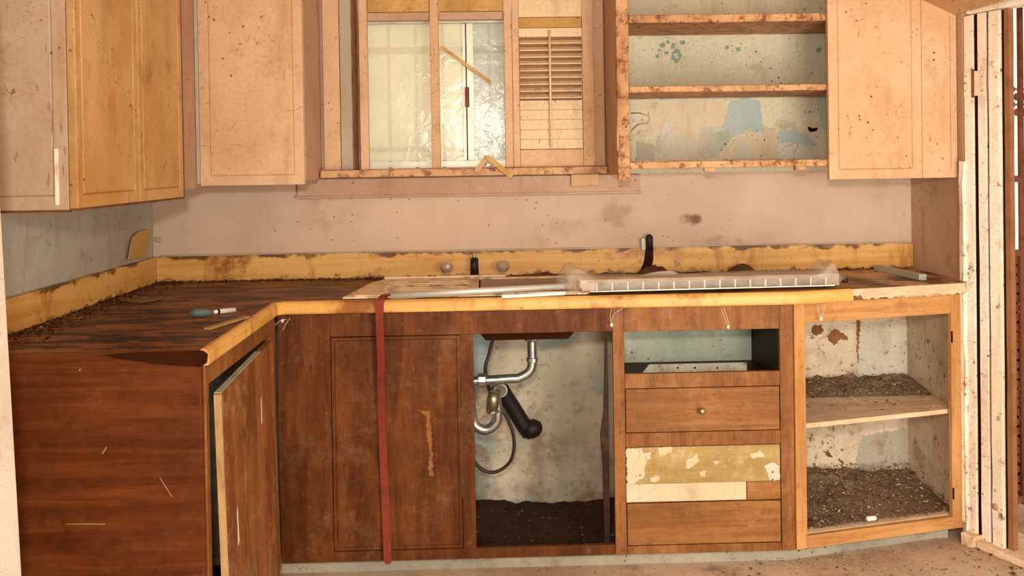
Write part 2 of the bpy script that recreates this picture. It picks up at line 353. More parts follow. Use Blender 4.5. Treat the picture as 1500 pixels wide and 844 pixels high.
def lathe(bm, prof, c, axis='Z', seg=24):
    rings = []
    for r, h in prof:
        ring = []
        for k in range(seg):
            a = k*2*math.pi/seg; u, v = r*math.cos(a), r*math.sin(a)
            p = {'Z': (u, v, h), 'Y': (u, h, v), 'X': (h, u, v)}[axis]
            ring.append(bm.verts.new((c[0]+p[0], c[1]+p[1], c[2]+p[2])))
        rings.append(ring)
    for i in range(len(rings)-1):
        for k in range(seg): bm.faces.new((rings[i][k], rings[i][(k+1) % seg], rings[i+1][(k+1) % seg], rings[i+1][k]))
    bm.faces.new(rings[0]); bm.faces.new(rings[-1]); return bm
def obj(name, bm, mat, parent=None, bevel=0.0, smooth=False, rag=0.0):
    bmesh.ops.recalc_face_normals(bm, faces=bm.faces)
    if rag:
        bmesh.ops.subdivide_edges(bm, edges=[e for e in bm.edges if e.calc_length() > .04], cuts=14, use_grid_fill=True)
        for v in bm.verts:
            v.co += Vector([noise.noise(v.co*28+Vector((7*i, 3, 1))) for i in range(3)])*rag
    off = Vector((0, 0, 0))
    if parent is not None:
        q = parent
        while q is not None: off += q.location; q = q.parent
        bmesh.ops.translate(bm, verts=bm.verts, vec=-off)
    me = bpy.data.meshes.new(name); bm.to_mesh(me); bm.free()
    o = bpy.data.objects.new(name, me); COL.objects.link(o); o.parent = parent
    me.materials.append(M[mat] if isinstance(mat, str) else mat)
    if smooth:
        for p in me.polygons: p.use_smooth = True
    if bevel:
        b = o.modifiers.new('bevel', 'BEVEL'); b.width = bevel; b.segments = 2; b.limit_method = 'ANGLE'
    return o
def thing(name, label, cat, loc=(0, 0, 0), group=None):
    o = bpy.data.objects.new(name, None); COL.objects.link(o); o.location = loc; o.empty_display_size = .1
    o['label'] = label; o['category'] = cat
    if group: o['group'] = group
    return o
def tag(o, label, cat, group=None, kind=None):
    o['label'] = label; o['category'] = cat
    if group: o['group'] = group
    if kind: o['kind'] = kind
    return o
def struct(name, bm, mat, label, cat, bevel=0, rag=0.0):
    o = obj(name, bm, mat, None, bevel, rag=rag); o['kind'] = 'structure'; o['label'] = label; o['category'] = cat; return o
def sempty(name, label, cat, loc=(0, 0, 0)):
    o = thing(name, label, cat, loc); o['kind'] = 'structure'; return o

def slab(w_, h_, t, border=.04, groove=.004, rad=True):
    """door slab in local x 0..w, z 0..h, front face at y=-t, groove line set in by border"""
    bm = nb(); box(bm, 0, w_, -t, 0, 0, h_)
    bm.normal_update()
    f = [f for f in bm.faces if f.normal.y < -.9][0]
    bmesh.ops.inset_region(bm, faces=[f], thickness=border)
    bmesh.ops.inset_region(bm, faces=[f], thickness=groove*.5, depth=0)
    bmesh.ops.inset_region(bm, faces=[f], thickness=groove*.5, depth=-groove)
    bmesh.ops.inset_region(bm, faces=[f], thickness=groove*.5, depth=groove)
    return bm
def place(bm, mat):
    bmesh.ops.transform(bm, matrix=mat, verts=bm.verts); return bm
PN = [0]
def patch(pix, Y, th=.0012, mat='flap', name='paint_flake', parent=None, lift=0.0):
    """irregular thin paint layer lying on a wall plane y=Y, outline surveyed from photo pixels"""
    PN[0] += 1; th += .00018*(PN[0] % 9)
    pts = [at(x, y, Y=Y) for x, y in pix]
    # roughen outline
    out = []
    for i, p in enumerate(pts):
        q = pts[(i+1) % len(pts)]
        K_ = max(2, int((q-p).length/.007))
        for k in range(K_):
            t = k/K_; v = p.lerp(q, t)
            j = min(.0045, (q-p).length*.25) if k else .001
            out.append((v.x+random.uniform(-j, j), v.z+random.uniform(-j, j)))
    bm = prism(nb(), out, Y-th, Y+.0004, 'Y')
    return obj(name, bm, mat, parent)

def debris(name, n, sampler, smin, smax, mat, flat=.4):
    bm = nb()
    for _ in range(n):
        c = Vector(sampler()); s = random.uniform(smin, smax)*(1 if random.random() > .06 else 1.9)
        ax = [Vector((random.uniform(-1, 1), random.uniform(-1, 1), random.uniform(-1, 1)*flat))*s for _ in range(4)]
        vs = [bm.verts.new(c+a+Vector((0, 0, s*flat*.7))) for a in ax]
        for f in ((0, 1, 2), (0, 2, 3), (0, 3, 1), (1, 3, 2)): bm.faces.new([vs[i] for i in f])
    return bm

def heap(x0, x1, y0, y1, z, hf, nx=60, ny=30, y0f=None):
    bm = nb(); g = []
    for i in range(nx+1):
        row = []
        for j in range(ny+1):
            u, v = i/nx, j/ny; x = x0+(x1-x0)*u; ya = y0f(x) if y0f else y0; y = ya+(y1-ya)*v
            h = hf(u, v, x, y); n1 = noise.fractal(Vector((x*22, y*22, z)), 1.0, 2.0, 4)
            h = max(0.0006, h*(1+.5*n1))
            row.append(bm.verts.new((x, y, z+h)))
        g.append(row)
    for i in range(nx):
        for j in range(ny): bm.faces.new((g[i][j], g[i+1][j], g[i+1][j+1], g[i][j+1]))
    # skirt down
    ring = [g[i][0] for i in range(nx+1)]+[g[nx][j] for j in range(1, ny+1)]+[g[i][ny] for i in range(nx-1, -1, -1)]+[g[0][j] for j in range(ny-1, 0, -1)]
    lo = [bm.verts.new((v.co.x, v.co.y, z+.0002)) for v in ring]
    for i in range(len(ring)): bm.faces.new((ring[i], ring[(i+1) % len(ring)], lo[(i+1) % len(ring)], lo[i]))
    bm.faces.new(lo); return bm

# ------------------------------------------------------------------ room
WX = 2.965
HX0, HX1, HZ0, HZ1 = .80, 1.735, 1.335, 2.05      # window hole
bm = nb()
box(bm, -.15, HX0, 0, .14, 0, 2.45); box(bm, HX1, WX+.15, 0, .14, 0, 2.45)
box(bm, HX0, HX1, 0, .14, 0, HZ0); box(bm, HX0, HX1, 0, .14, HZ1, 2.45)
struct('wall_back', bm, 'wall', 'pinkish tan back wall behind the counter, pale and flaking below it', 'wall')
struct('wall_left', box(nb(), -.15, 0, -4.3, 0, 0, 2.45), 'wall_left', 'grey stained side wall above the left leg of the counter', 'wall')
DA = math.atan2(-.925, .38)
def on_door(px, py):
    d = fw + RT*((px-750)/FPX) - UP*((py-PPY)/FPX); nrm = Vector((.925, .38, 0))
    return CAM + d*((Vector((WX, -.412, 0))-CAM).dot(nrm)/d.dot(nrm))
bm = nb(); box(bm, WX, WX+.15, -.405, 0, 0, 2.45)
for a_, b_, z_ in ((.0, 1.30, 2.0), (1.301, 4.0, 0)): 
    t_ = box(nb(), a_, b_, .0, .15, z_, 2.45); bmesh.ops.transform(t_, matrix=Matrix.Translation((WX, -.412, 0)) @ Matrix.Rotation(DA, 4, 'Z'), verts=t_.verts)
    me_ = bpy.data.meshes.new('t'); t_.to_mesh(me_); bm.from_mesh(me_); bpy.data.meshes.remove(me_); t_.free()
struct('wall_right', bm, 'wall_right', 'tan wall end between the counter and the outside doorway', 'wall')
struct('floor', box(nb(), -.15, 5.2, -4.3, .14, -.05, 0), 'floor', 'dusty dirt-covered floor in front of the cabinets', 'floor')
struct('ceiling', box(nb(), -.15, 5.0, -4.3, .14, 2.45, 2.5), 'ceiling', 'painted kitchen ceiling', 'ceiling')
# plinth follows the fronts, set back
PL = [(.02, -1.30), (.55, -1.30), (.55, -.545), (2.29, -.545), (2.86, -.40), (2.90, -.40), (2.90, -.36), (2.85, -.36), (2.28, -.50), (.51, -.50), (.51, -1.26), (.02, -1.26)]
struct('baseboard_back', prism(nb(), PL, .0005, .0475, 'Z'), 'plinth', 'low grey concrete plinth under the base cabinets', 'plinth')
# sloping soffit and door head
Sa, Sb = at(1330, -4, Y=-.36), at(1396, 23, Y=-.36)
bm = prism(nb(), [(Sa.x-.10, Sa.z+.06), (Sb.x, Sb.z), (WX-.001, Sb.z), (WX-.001, 2.449), (Sa.x-.1, 2.449)], -1.7, -.362, 'Y')
struct('trim_1', bm, 'ceiling', 'sloping soffit at the top right corner beside the wall cabinet', 'soffit')
# ---- window apron
bm = nb(); box(bm, .56, 1.89, -.018, -.0005, 1.222, 1.297); box(bm, .555, 1.895, -.024, -.0005, 1.222, 1.232)
struct('trim_2', bm, 'tan_side', 'long painted apron board on the wall under the window', 'trim', .002)
o = obj('wooden_block', box(nb(), at(836, 262, Y=-.02).x, at(877, 262, Y=-.02).x, -.034, -.0185, at(850, 273, Y=-.02).z, at(850, 255, Y=-.02).z), 'tan', None, .003)
tag(o, 'small painted wooden block fixed on the apron under the shutter', 'wooden block')

# ------------------------------------------------------------------ window
W = sempty('window_1', 'window behind the counter with frosted sliding panes and painted timber frame', 'window', (1.25, .05, 1.34))
obj('casing_board', box(nb(), .668, .730, -.022, -.0005, 1.331, 2.1), 'tan', W, .002)
obj('casing_board', box(nb(), .732, .776, -.014, -.0005, 1.331, 2.1), 'grey_paint', W, .002)
obj('rusty_edge_strip', box(nb(), .779, .798, -.012, -.0005, 1.331, 2.1), 'rustwood', W, 0, rag=.004)
obj('casing_board', box(nb(), 1.712, 1.753, -.020, -.0005, 1.331, 2.1), 'tan', W, .002)
led = nb(); box(led, .662, 1.754, -.085, -.0005, 1.302, 1.330); obj('ledge', led, 'tan_edge', W, .003)
# face frame posts standing on the ledge
f_ = nb()
box(f_, .811, .843, -.055, -.025, 1.3305, 2.1)
box(f_, 1.083, 1.116, -.055, -.025, 1.3305, 2.1)
obj('post', f_, 'tan', W, .003)
f_ = nb(); box(f_, 1.366, 1.396, -.058, -.025, 1.3305, 2.1); obj('post', f_, 'tan', W, .003)
f_ = nb(); box(f_, .844, 1.082, -.045, -.02, 1.902, 1.932); box(f_, 1.117, 1.365, -.045, -.02, 1.902, 1.932); obj('head_rail', f_, 'tan_side', W, .002)
f_ = nb(); box(f_, .844, 1.082, -.043, -.018, 1.934, 2.08); box(f_, 1.117, 1.365, -.043, -.018, 1.934, 2.08); obj('head_board', f_, 'lath', W, .002)
# aluminium frame
f_ = nb(); box(f_, .801, 1.40, .02, .07, 1.337, 1.360); box(f_, .801, 1.40, .02, .07, 1.90, 1.94); box(f_, .801, .822, .02, .07, 1.361, 1.899); box(f_, 1.372, 1.40, .02, .07, 1.361, 1.899)
obj('aluminium_frame', f_, 'alu_frame', W, .001)
f_ = nb(); box(f_, 1.203, 1.216, .036, .056, 1.361, 1.899); box(f_, 1.220, 1.247, .030, .056, 1.361, 1.899)
sash = obj('sash_stile', f_, 'alu_frame', W, .001)
obj('sash_gasket', box(nb(), 1.2165, 1.2195, .034, .05, 1.361, 1.899), 'darkgap', W)
a_, b_ = at(681, 128, Y=.03), at(687, 157, Y=.03)
obj('latch', box(nb(), a_.x, b_.x+.002, .020, .0295, b_.z, a_.z), M['rustiron'], sash, .001)
def pane(x0, x1, mat, n=26):
    bm = nb(); g = []
    for i in range(n+1):
        for j in range(n+1):
            x = x0+(x1-x0)*i/n; z = 1.361+(1.899-1.361)*j/n
            g.append((x, z))
    for s in (0, 1):
        pass
    box(bm, x0, x1, .044, .048, 1.361, 1.899); return obj('pane', bm, mat, W)
pane(.823, 1.202, 'frost'); pane(1.2475, 1.371, 'frost2')
# outside security bars behind the panes
G = thing('window_grille', 'dark iron bars seen dimly through the frosted panes', 'window grille', (1.1, .17, 1.30))
for x in (.90, 1.01, 1.12, 1.31, 1.45, 1.60):
    obj('bar', tube(nb(), [(x, .185, 1.25), (x, .185, 2.1)], .007, 8), M['rustiron'], G, smooth=True)
bm = nb(); box(bm, .7, 1.8, .195, .20, 1.80, 1.83); box(bm, .7, 1.8, .195, .20, 1.40, 1.42); obj('crossbar', bm, M['rustiron'], G)

# louvred shutter
S = thing('louvred_shutter', 'cream louvred wooden shutter in the right part of the window', 'shutter', (1.55, -.04, 1.3305))
bm = nb()
box(bm, 1.3975, 1.423, -.052, -.024, 1.331, 2.1); box(bm, 1.667, 1.711, -.052, -.024, 1.331, 2.1)
box(bm, 1.4235, 1.6665, -.050, -.026, 1.331, 1.398)
obj('frame', bm, 'tan', S, .0025)
obj('top_rail', box(nb(), 1.4235, 1.6665, -.050, -.026, 1.908, 2.1), 'louver', S, .002)
obj('upper_board', box(nb(), 1.4235, 1.6665, -.040, -.026, 1.868, 1.907), 'ochre', S, .002)
obj('head_slat', box(nb(), 1.4235, 1.6665, -.046, -.026, 1.832, 1.866), 'louver', S, .002)
obj('back_board', box(nb(), 1.4235, 1.6665, -.0245, -.0175, 1.399, 1.866), 'shadow_board', S)  # added board; its brown stands in for the dark between slats
lv = nb()
zt, zb_ = 1.826, 1.590
n = 9
for i in range(n):
    z = zt-(i+.5)*(zt-zb_)/n
    a = math.radians(32); bmx = nb()
    box(lv, 0, 0.0001, 0, 0.0001, 0, 0.0001) if False else None
    h = .0125; t = .0026
    pr_ = []
    for (u, v) in ((-h, -t), (h, -t), (h, t), (-h, t)):
        pr_.append((-.037+u*math.cos(a)-v*math.sin(a), z+u*math.sin(a)*-1*-1+v*math.cos(a)))
    prism(lv, pr_, 1.4245, 1.6655, 'X'); bmx.free()
obj('open_louvers', lv, 'louver', S, .0008)
lv = nb(); zc = 1.588; m_ = 5
for i in range(m_):
    z0 = zc-(i+1)*(zc-1.399)/m_; z1 = zc-i*(zc-1.399)/m_
    prism(lv, [(-.036, z1), (-.032, z1), (-.038, z0-.0), (-.046, z0+.002)], 1.4245, 1.6655, 'X')
obj('closed_louvers', lv, 'louver', S, .0006)
xr_ = at(806, 120, Y=-.055).x
obj('tilt_rod', tube(nb(), [(xr_, -.0555, 1.405), (xr_, -.0555, 1.855)], .0045, 8), 'louver', S, smooth=True)

# broken laths at the window
def lath(p, q, w_=.012, t=.005):
    p, q = Vector(p), Vector(q); d = (q-p).normalized(); n_ = d.cross(Vector((0, 1, 0))).normalized(); bm = nb()
    vs = []
    for e in (p, q):
        for (a, b) in ((-1, -1), (1, -1), (1, 1), (-1, 1)): vs.append(bm.verts.new(e+n_*(a*w_/2)+Vector((0, b*t/2, 0))))
    for f in ((0, 1, 2, 3), (7, 6, 5, 4), (0, 4, 5, 1), (1, 5, 6, 2), (2, 6, 7, 3), (3, 7, 4, 0)): bm.faces.new([vs[i] for i in f])
    return bm
o = obj('wooden_lath', lath(at(646, 68, Y=-.06), at(719, 121, Y=-.035), .012, .005), 'lath', None, .001)
tag(o, 'thin broken wooden lath slanting across the middle window pane', 'lath')
o = thing('broken_lath', 'yellowish lath snapped into an upturned V on the window ledge', 'lath', tuple(at(715, 232, Y=-.10)))
obj('lath_half', lath(at(697, 252, Y=-.096), at(714, 229, Y=-.096), .020, .005), 'tan', o, .001)
obj('lath_half', lath(at(713, 229, Y=-.104), at(750, 259, Y=-.104), .020, .005), 'lath', o, .001)

# ------------------------------------------------------------------ upper cabinets
# left run on the side wall
U1 = thing('wall_cabinet', 'yellowed two-door wall cabinet hung on the left side wall', 'cabinet', (0, -.9, 1.262))
bm = nb(); box(bm, .001, .277, -1.318, -.001, 1.275, 2.44); obj('body', bm, 'tan_side', U1, .002)
for (y0, y1) in ((-1.338, -.937), (-.933, -.553)):
    d = slab(y1-y0, .95, .021, .042, .006)
    place(d, Matrix.Translation((.279, y0, 1.253)) @ Matrix.Rotation(math.radians(90), 4, 'Z'))
    d_ = obj('door', d, 'tan_old', U1, .0025)
    obj('worn_edge', box(nb(), .281, .3005, y0+.001, y1-.001, 1.2475, 1.2525), 'worn', d_, 0, rag=.002)
obj('worn_edge', box(nb(), .280, .3015, -.5525, -.549, 1.253, 2.2), 'worn', U1, 0, rag=.002)
d = slab(.2765, .98, .018, .045, .005); place(d, Matrix.Translation((.001, -1.3205, 1.250)))
obj('end_panel', d, 'tan_grey', U1, .003)
obj('worn_edge', box(nb(), .001, .2775, -1.3395, -1.322, 1.2445, 1.2495), 'worn', U1, 0, rag=.002)
a_ = at(88, 228, Y=-1.36)
bm = nb(); box(bm, .246, .256, -1.3435, -1.3388, 1.262, 1.40); obj('corner_bead', bm, 'white_wood', U1, .002)

# back-left cabinet
U2 = thing('wall_cabinet', 'tan single-door wall cabinet left of the window', 'cabinet', (.47, -.17, 1.285))
bm = nb(); box(bm, .2785, .655, -.328, -.0005, 1.296, 2.44); obj('body', bm, 'tan_side', U2, .002)
obj('stile', box(nb(), .2785, .291, -.346, -.3285, 1.29, 2.3), 'blue_strip', U2, .001)
d = slab(.361, .99, .020, .045, .005); place(d, Matrix.Translation((.2925, -.3295, 1.284))); obj('door', d, 'tan', U2, .003)

# right cabinet with open bay
U3 = thing('open_wall_cabinet', 'tan wall cabinet with doorless shelf bay right of the window', 'cabinet', (2.3, -.17, 1.30))
bm = nb(); box(bm, 1.757, 1.775, -.328, -.0005, 1.30, 2.44); obj('side_panel', bm, 'tan_side', U3, .002)
bm = nb(); box(bm, 2.63, 2.648, -.328, -.0105, 1.346, 2.44); box(bm, 2.649, WX-.001, -.328, -.0005, 1.30, 2.0); obj('inner_side', bm, 'blue_strip', U3, .001)
obj('bay_back', box(nb(), 1.776, 2.629, -.010, -.0005, 1.30, 2.44), 'cream', U3)
obj('post', box(nb(), 1.757, 1.800, -.350, -.3285, 1.279, 2.44), 'tan_edge', U3, .004, rag=.0025)
for k, (z0, z1, yb) in enumerate(((1.320, 1.345, -.011), (1.590, 1.612, -.011), (1.836, 1.864, -.011))):
    obj('shelf', box(nb(), 1.8005, 2.629, -.349, yb, z0, z1), 'tan_edge', U3, .003, rag=.0018)
d = slab(.333, 1.0, .021, .045, .005)
obj('filler_panel', box(nb(), 2.8375, WX-.002, -.3705, -.3505, 1.272, 2.0), 'tan', U3, .002)
# closed door runs from bay edge to the side wall
place(d, Matrix.Translation((2.503, -.3505, 1.272))); obj('door', d, 'tan', U3, .003)
a_, b_ = at(1390, 250, Y=-.36), at(1394, 20, Y=-.36)
obj('bead', box(nb(), 2.938, 2.944, -.376, -.3718, 1.30, 1.84), 'tan', U3, .001)
obj('catch', box(nb(), *[v for v in (at(1032, 250, Y=-.35).x, at(1048, 250, Y=-.35).x, -.347, -.33, 1.307, 1.3195)]), 'tan_edge', U3, .002)
obj('catch', box(nb(), *[v for v in (at(1165, 247, Y=-.35).x, at(1181, 247, Y=-.35).x, -.347, -.33, 1.307, 1.3195)]), 'tan_edge', U3, .002)
hg = nb(); a_ = at(906, 186, Y=-.352); b_ = at(912, 216, Y=-.352)
box(hg, a_.x-.002, b_.x+.003, -.356, -.3505, b_.z, a_.z); hinge = obj('hinge', hg, 'tan_edge', U3, .001)
obj('hinge_pin', tube(nb(), [(a_.x-.004, -.356, b_.z-.012), (a_.x-.004, -.356, a_.z+.006)], .0035, 8), 'tan', hinge, smooth=True)
# wire hook on the post
pts = [at(924, 166, Y=-.348), at(938, 166, Y=-.37), at(951, 172, Y=-.375), at(948, 180, Y=-.372), at(936, 182, Y=-.365), at(928, 188, Y=-.352), at(925, 192, Y=-.348)]
o = obj('wire_hook', tube(nb(), smoothpath(pts, 6), .0022, 8), 'brass', U3, smooth=True)
# flaked paint layers on bay back
BY = -.0102
def flake(pix, mat, th=.0015): return patch(pix, BY, th, mat, 'paint_flake', U3)
flake([(938, 150), (1000, 148), (1060, 150), (1062, 175), (1050, 195), (1030, 210), (1000, 206), (978, 198), (965, 190), (952, 200), (940, 205)], 'flap')
flake([(1068, 150), (1092, 143), (1113, 150), (1117, 175), (1118, 195), (1085, 195), (1070, 205), (1048, 222), (1032, 215), (1030, 205), (1046, 198), (1062, 182), (1066, 165)], 'blue_patch', .0022)
flake([(975, 178), (985, 195), (1005, 203), (1024, 204), (1028, 186), (1040, 185), (1060, 190), (1050, 202), (1040, 232), (1000, 236), (970, 233), (958, 232), (962, 208)], 'flap2', .0026)
flake([(1058, 233), (1068, 214), (1082, 198), (1096, 205), (1088, 190), (1118, 196), (1124, 233), (1110, 234)], 'flap', .0034)
flake([(1046, 196), (1066, 190), (1072, 204), (1056, 222), (1044, 230), (1034, 220)], 'teal_paint', .0040)
flake([(1078, 214), (1084, 199), (1106, 222), (1112, 236), (1072, 236)], 'flap2', .0052)
flake([(1140, 189), (1168, 193), (1190, 204), (1196, 214), (1150, 210), (1138, 212)], 'blue_patch', .0022)
flake([(1137, 211), (1156, 208), (1190, 216), (1189, 236), (1134, 236)], 'flap2', .0034)
flake([(1118, 186), (1140, 188), (1136, 236), (1120, 236)], 'flap', .0046)
flake([(962, 137), (980, 134), (982, 146), (966, 148)], 'blue_patch', .002)
flake([(1033, 134), (1048, 134), (1044, 146), (1034, 146)], 'blue_patch', .002)
flake([(1004, 136), (1012, 134), (1008, 147), (1003, 146)], 'blue_patch', .002)
flake([(1196, 146), (1208, 140), (1212, 190), (1203, 185)], 'teal_paint', .002)
flake([(932, 208), (950, 210), (962, 216), (960, 234), (932, 236)], 'blue_strip', .002)
for (x, y, s) in ((970, 66, 4), (978, 62, 3), (966, 74, 3), (985, 70, 3), (1000, 62, 4), (976, 78, 3), (963, 82, 3), (1065, 70, 3), (1081, 72, 4), (1200, 73, 4), (986, 66, 3), (992, 76, 3)):
    flake([(x-s, y-s*.6), (x+s*.7, y-s), (x+s, y+s*.5), (x-s*.5, y+s)], 'green_spot', .0012)
flake([(984, 76), (992, 72), (998, 80), (996, 89), (988, 92), (983, 84)], 'green_spot', .002)
flake([(987, 78), (993, 77), (994, 86), (988, 87)], 'blue_patch', .003)
flake([(1183, 186), (1190, 188), (1198, 186), (1196, 192), (1186, 193)], 'darkgap', .003)
# crumbs on shelf edges
o = obj('shelf_crumbs', debris('', 260, lambda: (random.uniform(1.81, 2.49), random.uniform(-.345, -.33), random.choice((1.345, 1.612, 1.864))+.0008), .001, .0035, 'debris'), 'debris_dark', U3); o['kind'] = 'stuff'

# ------------------------------------------------------------------ base cabinets
CT, CB = .910, .870   # countertop top/bottom
FY = -.59             # face plane
# --- peninsula cabinet
B1 = thing('base_cabinet', 'red-brown base cabinet of the left leg with a crooked scuffed door', 'cabinet', (.3, -1.0, .05))
obj('end_panel', box(nb(), .003, .598, -1.372, -1.352, .002, .8695), 'redwood', B1, .002)
ff = nb()
box(ff, .580, .602, -1.351, -1.322, .052, .8695)       # near stile
box(ff, .580, .602, -1.321, -.611, .815, .8695)        # top rail
box(ff, .580, .602, -.700, -.611, .052, .8145)         # far stile
box(ff, .580, .602, -1.321, -.701, .052, .085)
obj('face_frame', ff, 'brown_mid', B1, .002)
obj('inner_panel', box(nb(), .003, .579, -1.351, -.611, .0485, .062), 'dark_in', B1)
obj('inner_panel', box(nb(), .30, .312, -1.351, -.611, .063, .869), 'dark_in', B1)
d = slab(.615, .725, .019, .001, .0008)
hinge_pt = Vector((.6035, -.700, .082))
# door hinged at the far stile, standing a little open, sagging
Mx = Matrix.Translation(hinge_pt) @ Matrix.Rotation(math.radians(90+2.8), 4, 'Z') @ Matrix.Rotation(math.radians(0.9), 4, 'Y') @ Matrix.Translation((-.615, 0, 0))
Mx = Matrix.Translation(hinge_pt) @ Matrix.Rotation(math.radians(1.55), 4, 'Z') @ Matrix.Translation((-.004, 0, 0)) @ Matrix.Rotation(math.radians(-.9), 4, 'Y') @ Matrix.Translation((.010, 0, 0)) @ Matrix.Rotation(math.radians(90), 4, 'Z') @ Matrix.Rotation(math.radians(-1.3), 4, 'Y') @ Matrix.Translation((-.615, 0, 0))
dr = obj('door', place(d, Mx), 'door_worn', B1, .0015)
ed = box(nb(), -.0022, -.0004, -.0185, -.0005, .003, .722); obj('door_edge', place(ed, Mx), 'raw_edge', dr)
te = box(nb(), 0, .45, -.018, -.001, .7255, .7275); obj('top_edge', place(te, Mx), 'teal_paint', dr)
for (a, b, c, e) in ((.10, .012, .30, .40), (.14, .01, .10, .17), (.42, .008, .52, .6)):
    s_ = prism(nb(), [(a, c), (a+b, c+.01), (a+b*.6, e), (a+b*.1, e-.02), (a+b*.3, (c+e)/2)], -.0196, -.0191, 'Y'); obj('paint_scratch', place(s_, Mx), 'paper', dr)

for (q, w_) in ((((96, 768), (154, 768)), .0022), (((116, 543), (124, 533)), .003), (((234, 700), (252, 728)), .0015), (((150, 665), (156, 655)), .002)):
    a_, b_ = at(*q[0], Y=-1.3728), at(*q[1], Y=-1.3728); obj('scratch', lath((a_.x, -1.3726, a_.z), (b_.x, -1.3726, b_.z), w_, .0006), 'lath', B1)
# --- sink base (fixed panel, door and open sink hole)
B2 = thing('sink_cabinet', 'dark brown sink base cabinet, one door left, the other opening bare', 'cabinet', (1.15, -.3, .05))
ff = nb()
box(ff, .604, .774, FY, FY+.018, .052, .869)                      # corner panel
box(ff, .7745, 1.6975, FY, FY+.018, .790, .869)                    # top rail
box(ff, 1.1975, 1.240, FY, FY+.018, .086, .7895)                  # stile
box(ff, .7745, 1.6975, FY, FY+.018, .052, .0855)                   # bottom rail
obj('face_frame', ff, 'brown', B2, .0015)
d = slab(.419, .698, .0185, .012, .0035); place(d, Matrix.Translation((.7765, FY+.018, .089)))
dr = obj('door', d, 'brown', B2, .0015)
sc_ = [(612, 601), (629, 602), (632, 640), (634, 680), (635, 698), (628, 696), (629, 670), (626, 640), (625, 610)]
patch(sc_, FY-.0004, .0003, 'brown_mid', 'worn_patch', dr)

lb = [(1.600, -.10), (1.668, -.10), (1.676, -.50), (1.668, -.50)]
pb = prism(nb(), [(1.664, .05), (1.684, .05), (1.684, .76), (1.676, .76), (1.668, .52), (1.656, .44), (1.663, .33)], -.562, -.55, 'Y'); obj('loose_board', pb, 'dark_in', B2, .001)

# --- drawer unit
B3 = thing('drawer_cabinet', 'brown base cabinet with open top slot and stacked drawers', 'cabinet', (1.99, -.3, .05))
DX0, DX1 = 1.736, 2.249
ff = nb()
box(ff, 1.698, 1.735, FY, FY+.018, .052, .869); box(ff, 2.250, 2.294, FY, FY+.018, .052, .869)
box(ff, 1.7355, 2.2495, FY, FY+.018, .788, .869); box(ff, 1.7355, 2.2495, FY, FY+.018, .600, .648)
box(ff, 1.7355, 2.2495, FY, FY+.018, .407, .452); box(ff, 1.7355, 2.2495, FY, FY+.018, .052, .079)
obj('face_frame', ff, 'brown_mid', B3, .0015)
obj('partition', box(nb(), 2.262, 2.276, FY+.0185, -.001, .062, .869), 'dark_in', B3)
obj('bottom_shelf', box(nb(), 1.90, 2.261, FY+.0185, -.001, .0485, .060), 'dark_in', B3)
a_, b_ = at(914, 484, Y=-.22), at(1101, 529, Y=-.22)
obj('back_board', box(nb(), 1.757, b_.x, -.222, -.21, b_.z, .868), 'teal_paint', B3, .001)
a_, b_ = at(930, 533, Y=-.40), at(1094, 548, Y=-.40)
t_ = prism(nb(), [(a_.x+.01, b_.z-.03), (b_.x, b_.z-.03), (b_.x, at(1094, 531, Y=-.40).z), (a_.x+.05, at(960, 534, Y=-.40).z), (a_.x+.0, b_.z-.02)], -.402, -.392, 'Y')
o = obj('loose_slat', t_, 'pale', B3, .001)
for px in (993, 1018, 1051):
    c_ = at(px, 539, Y=-.404); obj('nail_head', lathe(nb(), [(.002, 0), (.0035, .0008), (.0035, .0015)], (c_.x, -.4045, c_.z), 'Y', 10), 'darkgap', o)
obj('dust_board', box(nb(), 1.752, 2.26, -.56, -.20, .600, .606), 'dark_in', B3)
def drawer(z0, z1, mat, label=None, x1=DX1-.002, setback=0.0, knob=False, th=.018):
    o = obj('drawer', box(nb(), DX0+.002, x1, FY+setback, FY+setback+th, z0, z1), mat, B3, .002)
    if label: o['label'] = label
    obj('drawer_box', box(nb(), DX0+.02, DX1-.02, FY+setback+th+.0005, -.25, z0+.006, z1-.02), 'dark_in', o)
    if knob:
        k = at(1028, 602, Y=FY-.012)
        obj('knob', lathe(nb(), [(.004, .0), (.004, -.010), (.010, -.013), (.012, -.019), (.009, -.025), (.004, -.027)], (k.x, FY-.0003, k.z), 'Y', 20), 'brass', o, smooth=True)
    return o
drawer(.4545, .5975, 'brown_h', knob=True)
dd = drawer(.284, .4045, 'ochre', 'flaked cream and olive drawer front')
dd.data.materials[0] = wood('olive_bare_wood', srgb(190, 162, 104), srgb(168, 138, 80), srgb(140, 108, 60), (2, 2, 22), .9, .4, off=60, dust=srgb(232, 218, 184), scrsc=.6)
for pix, mt in (([(918, 658), (940, 656), (947, 675), (942, 700), (930, 708), (918, 712)], 'flap'), ([(962, 655), (982, 654), (984, 662), (968, 668)], 'flap'), ([(1008, 672), (1022, 664), (1024, 676), (1010, 686), (1002, 684)], 'flap'),
        ([(1098, 664), (1116, 662), (1120, 670), (1102, 672)], 'flap'), ([(1118, 682), (1130, 676), (1142, 682), (1142, 702), (1128, 700)], 'flap2'), ([(1126, 686), (1140, 688), (1142, 702), (1130, 704), (1124, 696)], 'teal_paint'),
        ([(1024, 693), (1034, 690), (1033, 698), (1026, 699)], 'flap'), ([(944, 664), (952, 662), (954, 672), (948, 674)], 'flap'), ([(952, 700), (966, 698), (962, 706), (954, 706)], 'flap'), ([(1044, 676), (1054, 676), (1050, 684)], 'flap')):
    patch(pix, FY-.0003, .0009, mt, 'paint_flake', dd)
dl = obj('drawer_runner_board', box(nb(), DX0+.001, at(1094, 720, Y=FY).x, FY+.006, FY+.016, .222, .282), 'flap', B3, .001); dl['label'] = 'pale bare strip between the drawers'
